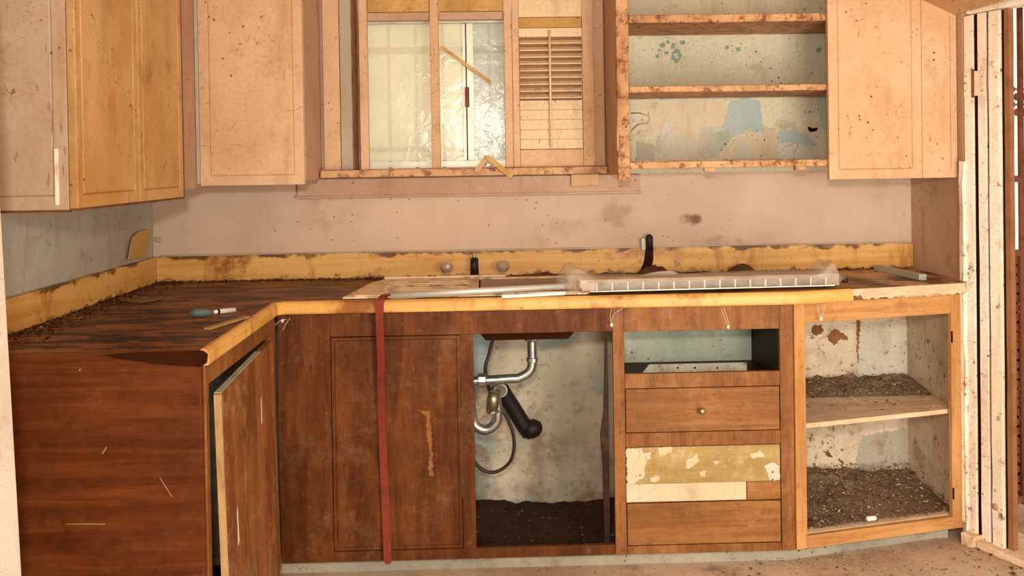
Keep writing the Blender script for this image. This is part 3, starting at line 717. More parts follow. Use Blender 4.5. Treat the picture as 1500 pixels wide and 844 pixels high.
obj('drawer_runner_board', box(nb(), at(1095, 720, Y=FY).x, DX1-.001, FY+.004, FY+.016, .222, .282), 'brown_h', B3, .001)
drawer(.082, .2185, 'brown_h')

# --- right, angled open shelf unit
P0 = Vector((2.2995, -.59)); P1 = Vector((2.932, -.442))
ang = math.atan2(P1.y-P0.y, P1.x-P0.x); LN = (P1-P0).length
RM = Matrix.Translation((P0.x, P0.y, 0)) @ Matrix.Rotation(ang, 4, 'Z')
B4 = thing('shelf_cabinet', 'orange-framed open base cabinet with one littered shelf by the doorway', 'cabinet', (2.6, -.3, .05))
for a_, b_ in ((.0, .040), (LN-.040, LN)): obj('stile', place(box(nb(), a_, b_, 0, .018, .052, .869), RM), 'orange', B4, .002)
for a_, b_ in ((.803, .869), (.052, .094)): obj('rail', place(box(nb(), .0405, LN-.0405, 0, .018, a_, b_), RM), 'orange_h', B4, .002)
def fy(x): return P0.y+(x-P0.x)*math.tan(ang)
sh = [(2.297, fy(2.297)+.025), (2.935, fy(2.935)+.030), (2.935, -.012), (2.297, -.012)]
obj('bottom_shelf', prism(nb(), sh, .078, .0935, 'Z'), 'raw', B4, .001)
sh2 = [(2.300, fy(2.300)+.022), (2.925, fy(2.925)+.03), (2.935, -.012), (2.300, -.012)]
obj('shelf', prism(nb(), sh2, .446, .462, 'Z'), 'raw', B4, .002, rag=.0015)
obj('back_panel', box(nb(), 2.297, 2.950, -.011, -.001, .094, .868), 'inside', B4)
obj('side_panel', box(nb(), 2.937, 2.955, -.415, -.012, .052, .868), 'inside', B4)
for (x0, z0) in ((1388, 493), (1384, 722)):
    c_ = at(x0, z0, Y=-.44); obj('hinge_mortise', box(nb(), 2.893, 2.899, fy(2.89)+.001, fy(2.89)+.016, c_.z-.02, c_.z+.02), 'darkgap', B4)
# flakes on the inside back
for pix in ([(1210, 492), (1222, 482), (1240, 492), (1242, 500), (1232, 496), (1222, 506), (1214, 500)], [(1190, 478), (1204, 476), (1206, 486), (1196, 492), (1188, 486)],
            [(1205, 660), (1213, 662), (1220, 670), (1212, 668)], [(1228, 672), (1236, 678), (1234, 684)], [(1210, 686), (1228, 690), (1226, 696), (1212, 694)], [(1254, 470), (1260, 470), (1259, 540), (1256, 535)]):
    patch(pix, -.0112, .001, 'brown_mid', 'rust_stain', B4)
patch([(1260, 474), (1348, 466), (1352, 560), (1330, 556), (1300, 570), (1262, 566), (1256, 540)], -.0112, .0015, 'pale', 'paint_flake', B4)
patch([(1262, 640), (1350, 622), (1350, 700), (1330, 710), (1262, 704), (1254, 680)], -.0112, .0015, 'blue_strip', 'paint_flake', B4)

# litter heaps
o = obj('dirt_heap', heap(2.305, 2.930, -.23, -.013, .4625, lambda u, v, x, y: .030*max(0, v-.05)**.6*(0.8+.5*noise.noise(Vector((u*9, 0, 3)))+.3*u)), 'heap', None, smooth=True)
tag(o, 'grey brown litter heaped along the back of the middle shelf', 'dirt', kind='stuff')
def sl_():
    y = random.uniform(-.23, -.02) if random.random() < .93 else random.uniform(-.42, -.22)
    return (y, .4635+(.030*((y+.225)/.21)**.6 if y > -.22 else 0)*random.uniform(.8, 1.15))
o = obj('shelf_litter', debris('', 2600, lambda: (random.uniform(2.31, 2.925), *sl_()), .002, .006, ''), 'debris', None)
tag(o, 'loose chips and droppings scattered on the middle shelf', 'litter', kind='stuff')
o = obj('dirt_heap', heap(2.300, 2.930, -.50, -.013, .0942, lambda u, v, x, y: .042*min(1, max(0, (v-.18)*1.6))*(.8+.3*math.sin(u*4+1)), y0f=lambda x: fy(x)+.05), 'heap', None, smooth=True)
tag(o, 'mound of crumbled dirt covering the bottom of the open cabinet', 'dirt', kind='stuff')
def s_():
    while True:
        x = random.uniform(2.305, 2.925); y = random.uniform(-.52, -.02)
        if y > fy(x)+.035: return (x, y, .095+.052*min(1, max(0, (y+.46)*3.0))*(.55+.45*random.random()))
o = obj('cabinet_litter', debris('', 3600, s_, .002, .0075, ''), 'debris', None)
tag(o, 'chips and crumbs strewn over the bottom of the open cabinet', 'litter', kind='stuff')
c_ = at(1276, 762, Z=.112)
bm = nb(); box(bm, -.018, .018, -.006, .006, 0, .014); place(bm, Matrix.Translation(c_) @ Matrix.Rotation(.25, 4, 'Z') @ Matrix.Rotation(.25, 4, 'X'))
tag(obj('paper_scrap', bm, 'paper', None, .003, rag=.002), 'small white paper scrap lying on the dirt in the open cabinet', 'paper scrap')
o = obj('dirt_heap', heap(1.05, 1.88, -.495, -.002, .0005, lambda u, v, x, y: .010+.020*v*(.7+.5*math.sin(u*7+.5))), 'heap_dark', None, smooth=True)
tag(o, 'dark wet-looking dirt covering the floor of the sink cabinet', 'dirt', kind='stuff')
o = obj('sink_cabinet_litter', debris('', 900, lambda: (random.uniform(1.1, 1.86), random.uniform(-.49, -.01), .018+random.random()*.018), .002, .007, ''), 'debris_dark', None)
tag(o, 'dark crumbs and chips scattered on the sink cabinet floor', 'litter', kind='stuff')
o = obj('floor_litter', debris('', 1500, lambda: (random.uniform(2.0, 3.1), random.uniform(-1.2, -.47), .0005), .002, .007, ''), 'debris', None)
tag(o, 'brown crumbs strewn on the floor before the open cabinet', 'litter', kind='stuff')

# ------------------------------------------------------------------ countertop with splashbacks
K = thing('countertop', 'L-shaped ochre wood-print countertop, stained dark, with splashbacks', 'countertop', (1.4, -.3, CB))
CF = -.600
SX0, SX1, SY0, SY1 = 1.255, 1.585, -.53, -.13      # bowl hole
bm = nb()
box(bm, .021, .598, -1.370, CF, CB+.0005, CT)
box(bm, .021, SX0, CF, -.0215, CB+.0005, CT); box(bm, SX0, SX1, CF, SY0, CB+.0005, CT); box(bm, SX0, SX1, SY1, -.0215, CB+.0005, CT)
Ce = at(1401, 411, Z=CT)
prism(bm, [(SX1, CF), (2.295, CF), (2.935, -.452), (WX-.002, -.425), (WX-.002, -.0215), (SX1, -.0215)], CB+.0005, CT, 'Z')
obj('top', bm, 'counter', K)
def nosing(path, name, mat, th=.020, hgt=.040):
    """bullnose swept along an xy path, bulging to the right-hand side of travel"""
    bm = nb(); rings = []
    N = 8
    for i, p in enumerate(path):
        p = Vector(p); d = Vector((0, 0))
        if i > 0: d += (p-Vector(path[i-1])).normalized()
        if i < len(path)-1: d += (Vector(path[i+1])-p).normalized()
        d.normalize(); nrm = Vector((d.y, -d.x)); k = 1.0
        if 0 < i < len(path)-1: k = 1/max(.5, nrm.dot(Vector((((p-Vector(path[i-1])).normalized()).y, -((p-Vector(path[i-1])).normalized()).x))))
        ring = []
        pr_ = [(0, CT+.0012)]+[(th*math.sin(a)*1.0, CT-hgt*.5+.0012+(hgt*.5)*math.cos(a)) for a in [math.pi*j/N for j in range(1, N)]]+[(0, CT-hgt)]
        pr_ = [(0, CT+.0012), (th*.5, CT+.0008), (th*.85, CT-.005), (th, CT-.012), (th, CT-hgt+.006), (th*.85, CT-hgt+.001), (0, CT-hgt)]
        for (o_, z) in pr_: q = p+nrm*(o_*k); ring.append(bm.verts.new((q.x, q.y, z)))
        rings.append(ring)
    for i in range(len(rings)-1):
        n_ = len(rings[0])
        for j in range(n_): bm.faces.new((rings[i][j], rings[i][(j+1) % n_], rings[i+1][(j+1) % n_], rings[i+1][j]))
    bm.faces.new(rings[0]); bm.faces.new(rings[-1][::-1])
    return obj(name, bm, mat, K, smooth=False)
xe = 2.50
nosing([(.5985, -1.3705), (.5985, CF-.0005-.03), (.6285, CF-.0005), (2.295, CF-.0005), (xe, CF-.0005+(xe-2.295)*math.tan(ang))], 'front_edge', 'lam_edge')
# ragged raw board edge where the laminate has come away
bm = nb(); q0 = Vector((xe+.001, CF-.0005+(xe-2.295)*math.tan(ang))); q1 = Vector((2.940, -.4525)); N = 40
lo, hi, lo2, hi2 = [], [], [], []
for i in range(N+1):
    p = q0.lerp(q1, i/N); z = CT-.036+random.uniform(-.004, .006)+(.012 if i < 4 else 0)
    lo.append((p.x, p.y-.012, z)); 
vv = []
for i, p in enumerate(lo):
    vv.append([bm.verts.new((p[0], p[1], p[2])), bm.verts.new((p[0], p[1]+.0015, CT-.001)), bm.verts.new((p[0], p[1]+.0115, CT-.001)), bm.verts.new((p[0], p[1]+.0115, p[2]))])
for i in range(N):
    for j in range(4): bm.faces.new((vv[i][j], vv[i][(j+1) % 4], vv[i+1][(j+1) % 4], vv[i+1][j]))
bm.faces.new(vv[0]); bm.faces.new(vv[-1][::-1])
o = obj('broken_edge', bm, 'raw', K); o['label'] = 'raw splintered edge at the right end'
# end cap of the peninsula with missing laminate
o = obj('end_edge', box(nb(), .021, .5985, -1.376, -1.3705, CB, CT), 'redwood', K); 
o = obj('bare_end', prism(nb(), [(.40, CT-.016), (.46, CB+.014), (.53, CB+.004), (.602, CB), (.615, CB+.010), (.617, CT-.010), (.606, CT-.002), (.44, CT-.003), (.37, CT-.008)], -1.3790, -1.3762, 'Y'), 'rust_dark', K); o['label'] = 'dark bare edge where laminate is gone'
# splashbacks
sb = prism(nb(), [(.021, CT+.0005), (WX-.002, CT+.0005), (WX-.002, CT+.098), (2.3, CT+.100), (1.4, CT+.096), (.7, CT+.099), (.021, CT+.097)], -.0208, -.001, 'Y'); obj('splashback', sb, 'lam', K, .002)
sb = box(nb(), .001, .0205, -1.372, -.0012, CT+.0005, CT+.097); obj('splashback', sb, 'lam', K, .002)
obj('mitre_bead', box(nb(), .0212, .0245, -.0245, -.0212, CT+.001, CT+.097), 'raw', K)
obj('caulk_line', prism(nb(), [(.03, CT+.0965), (1.4, CT+.0965), (WX-.01, CT+.0985), (WX-.01, CT+.105), (1.4, CT+.104), (.03, CT+.104)], -.009, -.0005, 'Y'), 'grey_paint', K)
# grime on the countertop
def s1():
    while True:
        if random.random() < .45:
            y = random.uniform(-1.36, -.03); x = .023+abs(random.gauss(0, .06))
        else: x = random.uniform(.03, 2.9); y = -.024-abs(random.gauss(0, .028))
        if not (SX0 < x < SX1 and SY0 < y < SY1) and x < 2.94: return (x, y, CT+.0006+random.random()*.004)
o = obj('counter_litter', debris('', 4200, s1, .0015, .0065, ''), 'debris_dark', None); tag(o, 'dark crumbs and droppings gathered along the back of the countertop', 'litter', kind='stuff')
o = obj('counter_litter', debris('', 500, lambda: (random.uniform(.05, .56) if random.random() < .5 else random.uniform(1.1, 1.9), random.uniform(-1.2, -.1) if random.random() < .3 else random.uniform(-.16, -.03), CT+.001), .001, .003, ''), 'debris', None)
tag(o, 'pale specks of plaster scattered over the dark countertop', 'litter', kind='stuff')
for (cx_, cy_, rx_, ry_, h_, lab) in ((1.93, -.075, .075, .045, .038, 'lump of dark debris against the splashback behind the bent white tube'),
        (2.27, -.070, .06, .04, .030, 'lump of dark debris against the splashback behind the right half of the wrapped grille'),
        (1.50, -.070, .12, .035, .016, 'low dark debris ridge along the splashback right of the tap handles')):
    o = obj('debris_lump', heap(cx_-rx_, cx_+rx_, cy_-ry_, cy_+ry_, CT+.0008, lambda u, v, x, y: h_*max(0, 1-((2*u-1)**2+(2*v-1)**2)**.8), 36, 20), 'heap_mid', None, smooth=True)
    tag(o, lab, 'debris', kind='stuff')

# ------------------------------------------------------------------ sink
SK = thing('sink', 'cream enamel sink with drainboard, chipped and rusted', 'sink', (1.2, -.33, CT))
bm = nb()
rim = [(.80, -.585), (.88, -.30), (.90, -.20), (.93, -.12), (1.6, -.12), (1.615, -.14), (1.615, -.575), (1.6, -.59)]
# rim as strips around the bowl
prism(bm, [(.815, -.578), (.86, -.22), (.90, -.115), (SX0+.003, -.105), (SX0+.003, -.578)], CT+.0008, CT+.0075, 'Z')
prism(bm, [(SX1-.003, -.578), (SX1-.003, -.105), (1.615, -.105), (1.625, -.12), (1.625, -.565), (1.61, -.578)], CT+.0008, CT+.0075, 'Z')
box(bm, SX0+.003, SX1-.003, -.578, SY0+.003, CT+.0008, CT+.0075); box(bm, SX0+.003, SX1-.003, SY1-.003, -.105, CT+.0008, CT+.0075)
obj('rim', bm, 'enamel', SK, .0025)
obj('raised_lip', box(nb(), .855, 1.60, -.577, -.570, CT+.0076, CT+.013), 'enamel', SK, .002)
obj('raised_lip', box(nb(), .90, 1.24, -.118, -.108, CT+.0076, CT+.016), 'enamel', SK, .002)
# ribs of the drainboard
for k in range(6): obj('drainboard_rib', box(nb(), .93, 1.22, -.50+k*.055, -.494+k*.055, CT+.0076, CT+.010), 'enamel', SK, .001)
# bowl
bm = nb(); x0, x1, y0, y1 = SX0+.004, SX1-.004, SY0+.004, SY1-.004; zb2 = .752
outer = [(x0, y0), (x1, y0), (x1, y1), (x0, y1)]; inn = [(x0+.022, y0+.022), (x1-.022, y0+.022), (x1-.022, y1-.022), (x0+.022, y1-.022)]
def ringv(c, z): return [bm.verts.new((a, b, z)) for a, b in c]
R1 = ringv(outer, CT+.002); R2 = ringv([(a, b) for a, b in outer], zb2+.03); R3 = ringv(inn, zb2)
R4 = ringv([(a+(.006 if a > 1.4 else -.006)*-1, b+(.006 if b > -.33 else -.006)*-1) for a, b in inn], zb2+.005); R5 = ringv([(a+(-.004 if a > 1.4 else .004), b+(-.004 if b > -.33 else .004)) for a, b in outer], zb2+.033); R6 = ringv([(a+(-.004 if a > 1.4 else .004), b+(-.004 if b > -.33 else .004)) for a, b in outer], CT+.002)
for A, B_ in ((R4, R5), (R5, R6)):
    for i in range(4): bm.faces.new((A[i], A[(i+1) % 4], B_[(i+1) % 4], B_[i]))
bmesh.ops.delete(bm, geom=R1+R2+R3, context='VERTS')
bm.faces.new(R4)
obj('bowl', bm, 'bowl', SK)
bm = nb(); R1 = ringv(outer, CT+.0015); R2 = ringv(outer, zb2+.03); R3 = ringv(inn, zb2); R1b = ringv([(a+(-.002 if a > 1.4 else .002), b+(-.002 if b > -.33 else .002)) for a, b in outer], CT+.0015); R2b = ringv([(a+(-.002 if a > 1.4 else .002), b+(-.002 if b > -.33 else .002)) for a, b in outer], zb2+.032); R3b = ringv(inn, zb2+.0025)
for A, B_ in ((R1, R2), (R2, R3), (R1b, R2b), (R2b, R3b), (R1, R1b)):
    for i in range(4): bm.faces.new((A[i], A[(i+1) % 4], B_[(i+1) % 4], B_[i]))
bm.faces.new(R3); bm.faces.new(R3b)
obj('bowl_underside', bm, 'rust_dark', SK)
DR = at(779, 500, Y=-.33)
obj('drain_flange', lathe(nb(), [(.046, .0), (.046, -.006), (.034, -.014), (.030, -.022), (.012, -.022)], (DR.x, -.33, zb2-.0005), 'Z', 24), 'rust_dark', SK, smooth=True)

# tap set
T = thing('tap_set', 'blackened tap stub between two clear round handles behind the sink', 'tap', (1.24, -.075, CT))
def pxx(px, py, Y): return at(px, py, Y=Y).x
tx = pxx(695, 395, -.06)
obj('tap_body', box(nb(), pxx(652, 410, -.065)-.012, pxx(737, 410, -.065)+.012, -.080, -.050, CT+.0006, CT+.012), 'enamel', T, .004)
obj('spout', tube(nb(), [(tx, -.062, CT+.0125), (tx, -.062, CT+.075)], [.0165, .0150], 18), 'black', T, smooth=True)
obj('chrome_tip', tube(nb(), [(tx, -.062, CT+.0755), (tx, -.062, CT+.084), (tx, -.062, CT+.087), (tx, -.062, CT+.096), (tx, -.062, CT+.10)], [.006, .0085, .0055, .008, .004], 14), 'galv', T, smooth=True)
for px in (654, 737):
    x = pxx(px, 400, -.065)
    h_ = obj('handle', lathe(nb(), [(.008, .0), (.008, .010), (.019, .016), (.0255, .028), (.025, .040), (.018, .049), (.006, .051)], (x, -.065, CT+.0125), 'Z', 12), 'crystal', T)

# rusty stub in the wall behind the counter
Y_ = -.022
o = thing('pipe_stub', 'black rusty pipe stub sticking up over the splashback', 'pipe', tuple(at(952, 398, Y=Y_)))
c0, c1 = at(952, 366, Y=-.034), at(951, 347, Y=-.034)
obj('stub', tube(nb(), [(c0.x, -.034, c0.z), (c1.x, -.034, c1.z), (c1.x, -.03, c1.z+.004)], [.013, .0145, .010], 14), 'black', o, smooth=True)
obj('bracket', box(nb(), c1.x-.030, c1.x-.013, -.026, -.0215, c0.z-.002, c1.z-.006), 'greybar', o, .002)
obj('rust_drip', prism(nb(), [(p.x, p.z) for p in (at(946, 362, Y=Y_), at(957, 362, Y=Y_), at(957, 380, Y=Y_), at(954, 396, Y=Y_), at(938, 396, Y=Y_), at(943, 384, Y=Y_))], -.0222, -.0212, 'Y'), M['rust_dark'], o)

# ------------------------------------------------------------------ plumbing
PD = thing('sink_drain', 'galvanised drain pipe and trap under the sink', 'drain pipe', (DR.x, -.33, .5))
Yp = -.33
def A(px, py, y=Yp): return at(px, py, Y=y)
zt_ = zb2-.0225
obj('slip_nut', lathe(nb(), [(.026, 0), (.027, -.006), (.026, -.014), (.022, -.016)], (DR.x, Yp, zt_), 'Z', 8), 'galv', PD)
e1 = A(776, 545)
p_ = smoothpath([(DR.x, Yp, zt_-.0165), (DR.x, Yp, A(0, 525).z), (DR.x-.004, Yp, A(778, 540).z), (A(762, 551).x, Yp, A(762, 553).z), (A(745, 555).x, Yp, A(745, 555).z), tuple(A(700, 558)), tuple(A(672, 559))], 6)
obj('waste_arm', tube(nb(), p_, .0165, 18), 'galv', PD, smooth=True)
c_ = A(706, 557)
obj('tee_nut', lathe(nb(), [(.019, -.016), (.025, -.012), (.025, .012), (.019, .016)], (c_.x, Yp, c_.z), 'X', 10), 'galv', PD)
obj('tee_nut', lathe(nb(), [(.017, -.008), (.021, -.006), (.021, .006), (.017, .008)], (DR.x, Yp, A(776, 527).z), 'Z', 12), 'galv', PD)
p_ = smoothpath([tuple(A(688, 560, -.36)), tuple(A(690, 600, -.36)), tuple(A(695, 622, -.36)), tuple(A(712, 630, -.36)), tuple(A(727, 618, -.36)), tuple(A(728, 596, -.36)), tuple(A(727, 580, -.33)), tuple(A(735, 572, -.26))], 8)
obj('trap', tube(nb(), p_, .0175, 18), 'galv', PD, smooth=True)
p_ = [A(724, 574, -.385), A(722, 586, -.387), A(721, 601, -.385)]
obj('trap_fitting', tube(nb(), [tuple(x) for x in p_], [.020, .023, .021], 18), 'brass', PD, smooth=True)
c_ = A(722, 603, -.385)
obj('trap_nut', lathe(nb(), [(.018, -.006), (.022, -.004), (.022, .004), (.018, .006)], tuple(c_), 'Z', 10), 'galv', PD)
obj('washer', lathe(nb(), [(.012, -.003), (.026, -.002), (.026, .002), (.012, .003)], tuple(A(733, 572, -.22)), 'Y', 20), 'pale', PD)
# hose loop
p_ = smoothpath([tuple(A(722, 498, -.30)), tuple(A(716, 520, -.30)), tuple(A(711, 545, -.30)), tuple(A(722, 585, -.27)), tuple(A(742, 610, -.27)), tuple(A(753, 645, -.27)), tuple(A(748, 675, -.27)), tuple(A(728, 691, -.27)), tuple(A(708, 689, -.27)), tuple(A(690, 672, -.27))], 8)
tag(obj('supply_hose', tube(nb(), p_, .0062, 10), 'hose', None, smooth=True), 'thin dark hose looping down behind the drain trap', 'hose')
p_ = smoothpath([tuple(A(734, 570, -.09)), tuple(A(752, 598, -.07)), tuple(A(768, 624, -.06)), tuple(A(775, 634, -.055))], 5)
o = thing('waste_pipe', 'black waste pipe slanting down to a round elbow in the sink cabinet', 'pipe', tuple(A(760, 600, -.07)))
obj('pipe', tube(nb(), p_, .030, 18), 'black', o, smooth=True)  # black tube, thicker and rounded at its lower end
c_ = A(778, 628, -.05)
obj('elbow', tube(nb(), [tuple(A(770, 631, -.058)), tuple(A(778, 629, -.06)), tuple(A(785, 626, -.058)), tuple(A(790, 625, -.05))], [.033, .036, .033, .022], 18), 'black', o, smooth=True)
a_ = A(700, 520, -.14); b_ = A(712, 490, -.14)
tag(obj('wall_plate', prism(nb(), [(A(680, 488, -.02).x, A(680, 488, -.02).z), (A(722, 488, -.02).x, A(722, 488, -.02).z), (A(716, 530, -.02).x, A(716, 530, -.02).z), (A(690, 570, -.02).x, A(690, 570, -.02).z), (A(680, 570, -.02).x, A(680, 570, -.02).z)], -.012, -.0015, 'Y'), 'blue_patch', None, .002), 'blue-grey board scrap fixed to the wall behind the pipes', 'board')

# ------------------------------------------------------------------ things on the counter
# long tube and red strap
q0, q1 = at(572, 434, Z=CT+.018), at(836, 419, Z=CT+.030)
tag(obj('metal_tube', tube(nb(), [q0, q0.lerp(q1, .5)+Vector((0, 0, .001)), q1], .0105, 14), 'alu', None, smooth=True), 'long pale metal tube lying along the front of the sink', 'tube')
q0, q1 = at(735, 435, Z=CT+.012), at(828, 430, Z=CT+.012)
tag(obj('white_strip', lath(q0+Vector((0, .004, .0)), q1+Vector((0, .004, 0)), .010, .006), 'white_plastic', None, .001), 'short white strip below the metal tube at the sink front', 'strip')
pts = [(576, 436, -.560, CT+.009), (566, 437, -.585, CT+.013), (558, 443, -.628, CT+.004), (556, 460, -.632, 0), (558, 520, -.622, 0), (559, 600, -.604, 0), (563, 700, -.600, 0), (566, 780, -.600, 0), (568, 826, -.600, 0)]
cen = []
for (px, py, y, z) in pts:
    p = at(px, py, Y=y)
    if z: p = Vector((p.x, y, z))
    cen.append(p)
cen = smoothpath(cen, 6); bm = nb(); prev = None
for i, p in enumerate(cen):
    f = i/len(cen); t = (cen[min(i+1, len(cen)-1)]-cen[max(i-1, 0)]).normalized()
    tw = .25*math.sin(f*9)*(0 if f < .25 else 1); sd = Vector((math.cos(tw), math.sin(tw), 0)); nn = t.cross(sd).normalized()
    w_ = .0125*(1 if f < .97 else .6); ring = [bm.verts.new(p+sd*a*w_+nn*b*.0022) for a, b in ((-1, -1), (-.5, -1.3), (.5, -1.3), (1, -1), (1, 1), (-1, 1))]
    if prev:
        for k in range(6): bm.faces.new((prev[k], prev[(k+1) % 6], ring[(k+1) % 6], ring[k]))
    else: bm.faces.new(ring)
    prev = ring
bm.faces.new(prev)
tag(obj('red_strap', bm, 'red', None), 'brick-red strap hanging over the counter edge down to the floor', 'strap')

# plastic-wrapped grille
g0, g1 = at(838, 434, Z=CT+.002), at(1232, 421, Z=CT+.002)
g0.y = -.588; g1.y = -.5525
g0 = Vector((g0.x, -.590, CT+.0085)); g1 = Vector((at(1232, 421, Y=-.552).x, -.552, CT+.0095))
gd = (g1-g0); GL = gd.length; ga = math.atan2(gd.y, gd.x)
GM = Matrix.Translation(g0) @ Matrix.Rotation(ga, 4, 'Z') @ Matrix.Rotation(-math.atan2(.001, GL), 4, 'Y')
GB = thing('wrapped_grille', 'long metal vent grille wrapped in clear crumpled plastic on the counter', 'vent grille', tuple(g0))
bm = nb(); box(bm, .03, GL, .012, .10, .0005, .040); obj('body', place(bm, GM), 'wrapbody', GB, .002)
x0g, x1g = .085, GL-.05; nc = 15
for k in range(nc+1):
    x = x0g+(x1g-x0g)*k/nc; obj('divider', place(box(nb(), x-.0022, x+.0022, .004, .0115, .0045, .030), GM), 'paper', GB)
bm = nb(); obj('front_rail', place(box(bm, .06, GL-.02, .004, .0115, .0005, .004), GM), 'paper', GB); obj('front_rail', place(box(nb(), .06, GL-.02, .002, .0115, .0305, .034), GM), 'wrapbody', GB, .001)
bm = nb()
for k in range(nc):
    xa = x0g+(x1g-x0g)*k/nc+.0022; xb = x0g+(x1g-x0g)*(k+1)/nc-.0022; box(bm, xa, xb, .009, .0115, .0045, .030)
obj('cell_back', place(bm, GM), 'cell', GB)
# film
bm = nb(); NS, NR = 110, 26; rings = []
for i in range(NS+1):
    u = i/NS; x = -.045+(GL+.085)*u
    def bumpf(c, wd): return math.exp(-((u-c)/wd)**2)
    top = .048+.034*bumpf(.06, .055)+.034*bumpf(.93, .035); dep = .058+.018*bumpf(.08, .06)+.012*bumpf(.93, .04)
    end = min(1, (u/.035)**.5) if u < .035 else (max(.10, 1-((u-.945)/.055)**1.0*.9) if u > .945 else 1)
    ring = []
    for k in range(NR):
        a = 2*math.pi*k/NR; ca, sa = math.cos(a), math.sin(a)
        yy = math.copysign(abs(ca)**.45, ca); zz = math.copysign(abs(sa)**.5, sa)
        nz = noise.noise(Vector((x*13, yy*2.2, zz*2.2)))*(.006+.016*(bumpf(.06, .06)+bumpf(.94, .05)))
        y = .055+yy*dep*end*(1)+nz*.5; z = (top*.5)*(1+zz*end)-.0005+(nz if zz > 0 else 0)
        if u > .945: z = z*.8
        ring.append(bm.verts.new((x, y, max(z, -.0002))))
    rings.append(ring)
for i in range(NS):
    for k in range(NR): bm.faces.new((rings[i][k], rings[i][(k+1) % NR], rings[i+1][(k+1) % NR], rings[i+1][k]))
bm.faces.new(rings[0]); bm.faces.new(rings[-1])
obj('plastic_film', place(bm, GM), 'film', GB, smooth=True)
bm = tube(nb(), [(GL+.025, .055, .012), (GL+.045, .045, .011)], .0075, 14); obj('black_cap', place(bm, GM), 'black', GB, smooth=True)
bm = tube(nb(), [(.03, -.004, .010), (.03, .003, .010)], .006, 12); obj('black_plug', place(bm, GM), 'black', GB)

# white bent tube behind the bundle
p_ = smoothpath([tuple(at(905, 412, Z=CT+.012)), tuple(at(935, 408, Z=CT+.02)), tuple(at(962, 402, Z=CT+.022)), tuple(at(985, 401, Z=CT+.020)), tuple(at(992, 405, Z=CT+.012))], 6)
tag(obj('bent_tube', tube(nb(), p_, .0095, 12), 'white_plastic', None, smooth=True), 'white bent tube curving up behind the wrapped grille', 'tube')
# bar in the right corner
q0, q1 = at(1291, 392, Z=CT+.012), at(1352, 405, Z=CT+.012); q0.y = min(q0.y, -.05)
q0 = Vector((2.795, -.075, CT+.012)); q1 = at(1352, 406, Z=CT+.012)
d_ = (q1-q0); Lb = d_.length
bm = nb(); box(bm, 0, Lb, -.014, .014, -.0115, .0105); place(bm, Matrix.Translation(q0) @ Matrix.Rotation(math.atan2(d_.y, d_.x), 4, 'Z'))
tag(obj('metal_bar', bm, 'greybar', None, .0015), 'short grey-green metal bar in the right corner of the counter', 'bar')
# disc, brush, stick, scrap
c_ = at(210, 440, Z=CT)
tag(obj('tan_disc', lathe(nb(), [(.055, .0008), (.058, .002), (.056, .004), (.03, .0045)], (c_.x, c_.y, CT), 'Z', 28), 'tan_disc', None, smooth=False), 'flat round tan lid lying in the left corner of the countertop', 'lid')
br = thing('scrub_brush', 'small grey-green brush with white handle on the left counter', 'brush', tuple(at(300, 458, Z=CT)))
a_ = at(278, 459, Z=CT+.014); b_ = at(306, 458, Z=CT+.012); c_ = at(344, 454, Z=CT+.009)
bm = nb(); tube(bm, [a_, a_.lerp(b_, .25), a_.lerp(b_, .6), b_, b_.lerp(c_, .15)], [.005, .0125, .0130, .009, .005], 14); obj('bristle_head', bm, 'teal_plastic', br, smooth=True)
bm = tube(nb(), [b_.lerp(c_, .16), b_.lerp(c_, .35), c_], [.005, .0075, .0075], 10); obj('handle', bm, 'white_plastic', br, smooth=True)
m1 = b_.lerp(c_, .30)
obj('handle_ring', tube(nb(), [m1, m1.lerp(c_, .12)], .0085, 10), 'black', br, smooth=True)
q0, q1 = at(303, 482, Z=CT+.004), at(362, 464, Z=CT+.004); d_ = q1-q0
bm = nb(); box(bm, 0, d_.length, -.010, .010, -.003, .003); place(bm, Matrix.Translation(q0) @ Matrix.Rotation(math.atan2(d_.y, d_.x), 4, 'Z'))
tag(obj('flat_stick', bm, 'raw_edge', None, .001), 'flat wooden stick by the inner edge of the left counter', 'stick')
pix = [(187, 380), (194, 348), (202, 340), (214, 336), (220, 338), (217, 356), (212, 376)]
pts = [at(x, y, X=.012) for x, y in pix]
bm = nb(); lo = [bm.verts.new((.006 + (p.z-CT-.1)*-.02+.006, p.y, max(p.z, CT+.0975))) for p in pts]; hi = [bm.verts.new((v.co.x+.004, v.co.y, v.co.z)) for v in lo]
bm.faces.new(lo); bm.faces.new(hi[::-1])
for i in range(len(lo)): bm.faces.new((lo[i], hi[i], hi[(i+1) % len(lo)], lo[(i+1) % len(lo)]))
tag(obj('laminate_scrap', bm, 'ochre', None), 'rounded tan scrap leaning on the left splashback in the corner', 'scrap')
c_ = at(231, 351, Y=-.006)
tag(obj('wall_clip', box(nb(), c_.x-.010, c_.x+.012, -.010, -.0005, c_.z-.010, c_.z+.010), 'blue_strip', None, .003), 'small pale clip on the back wall near the left corner', 'clip')
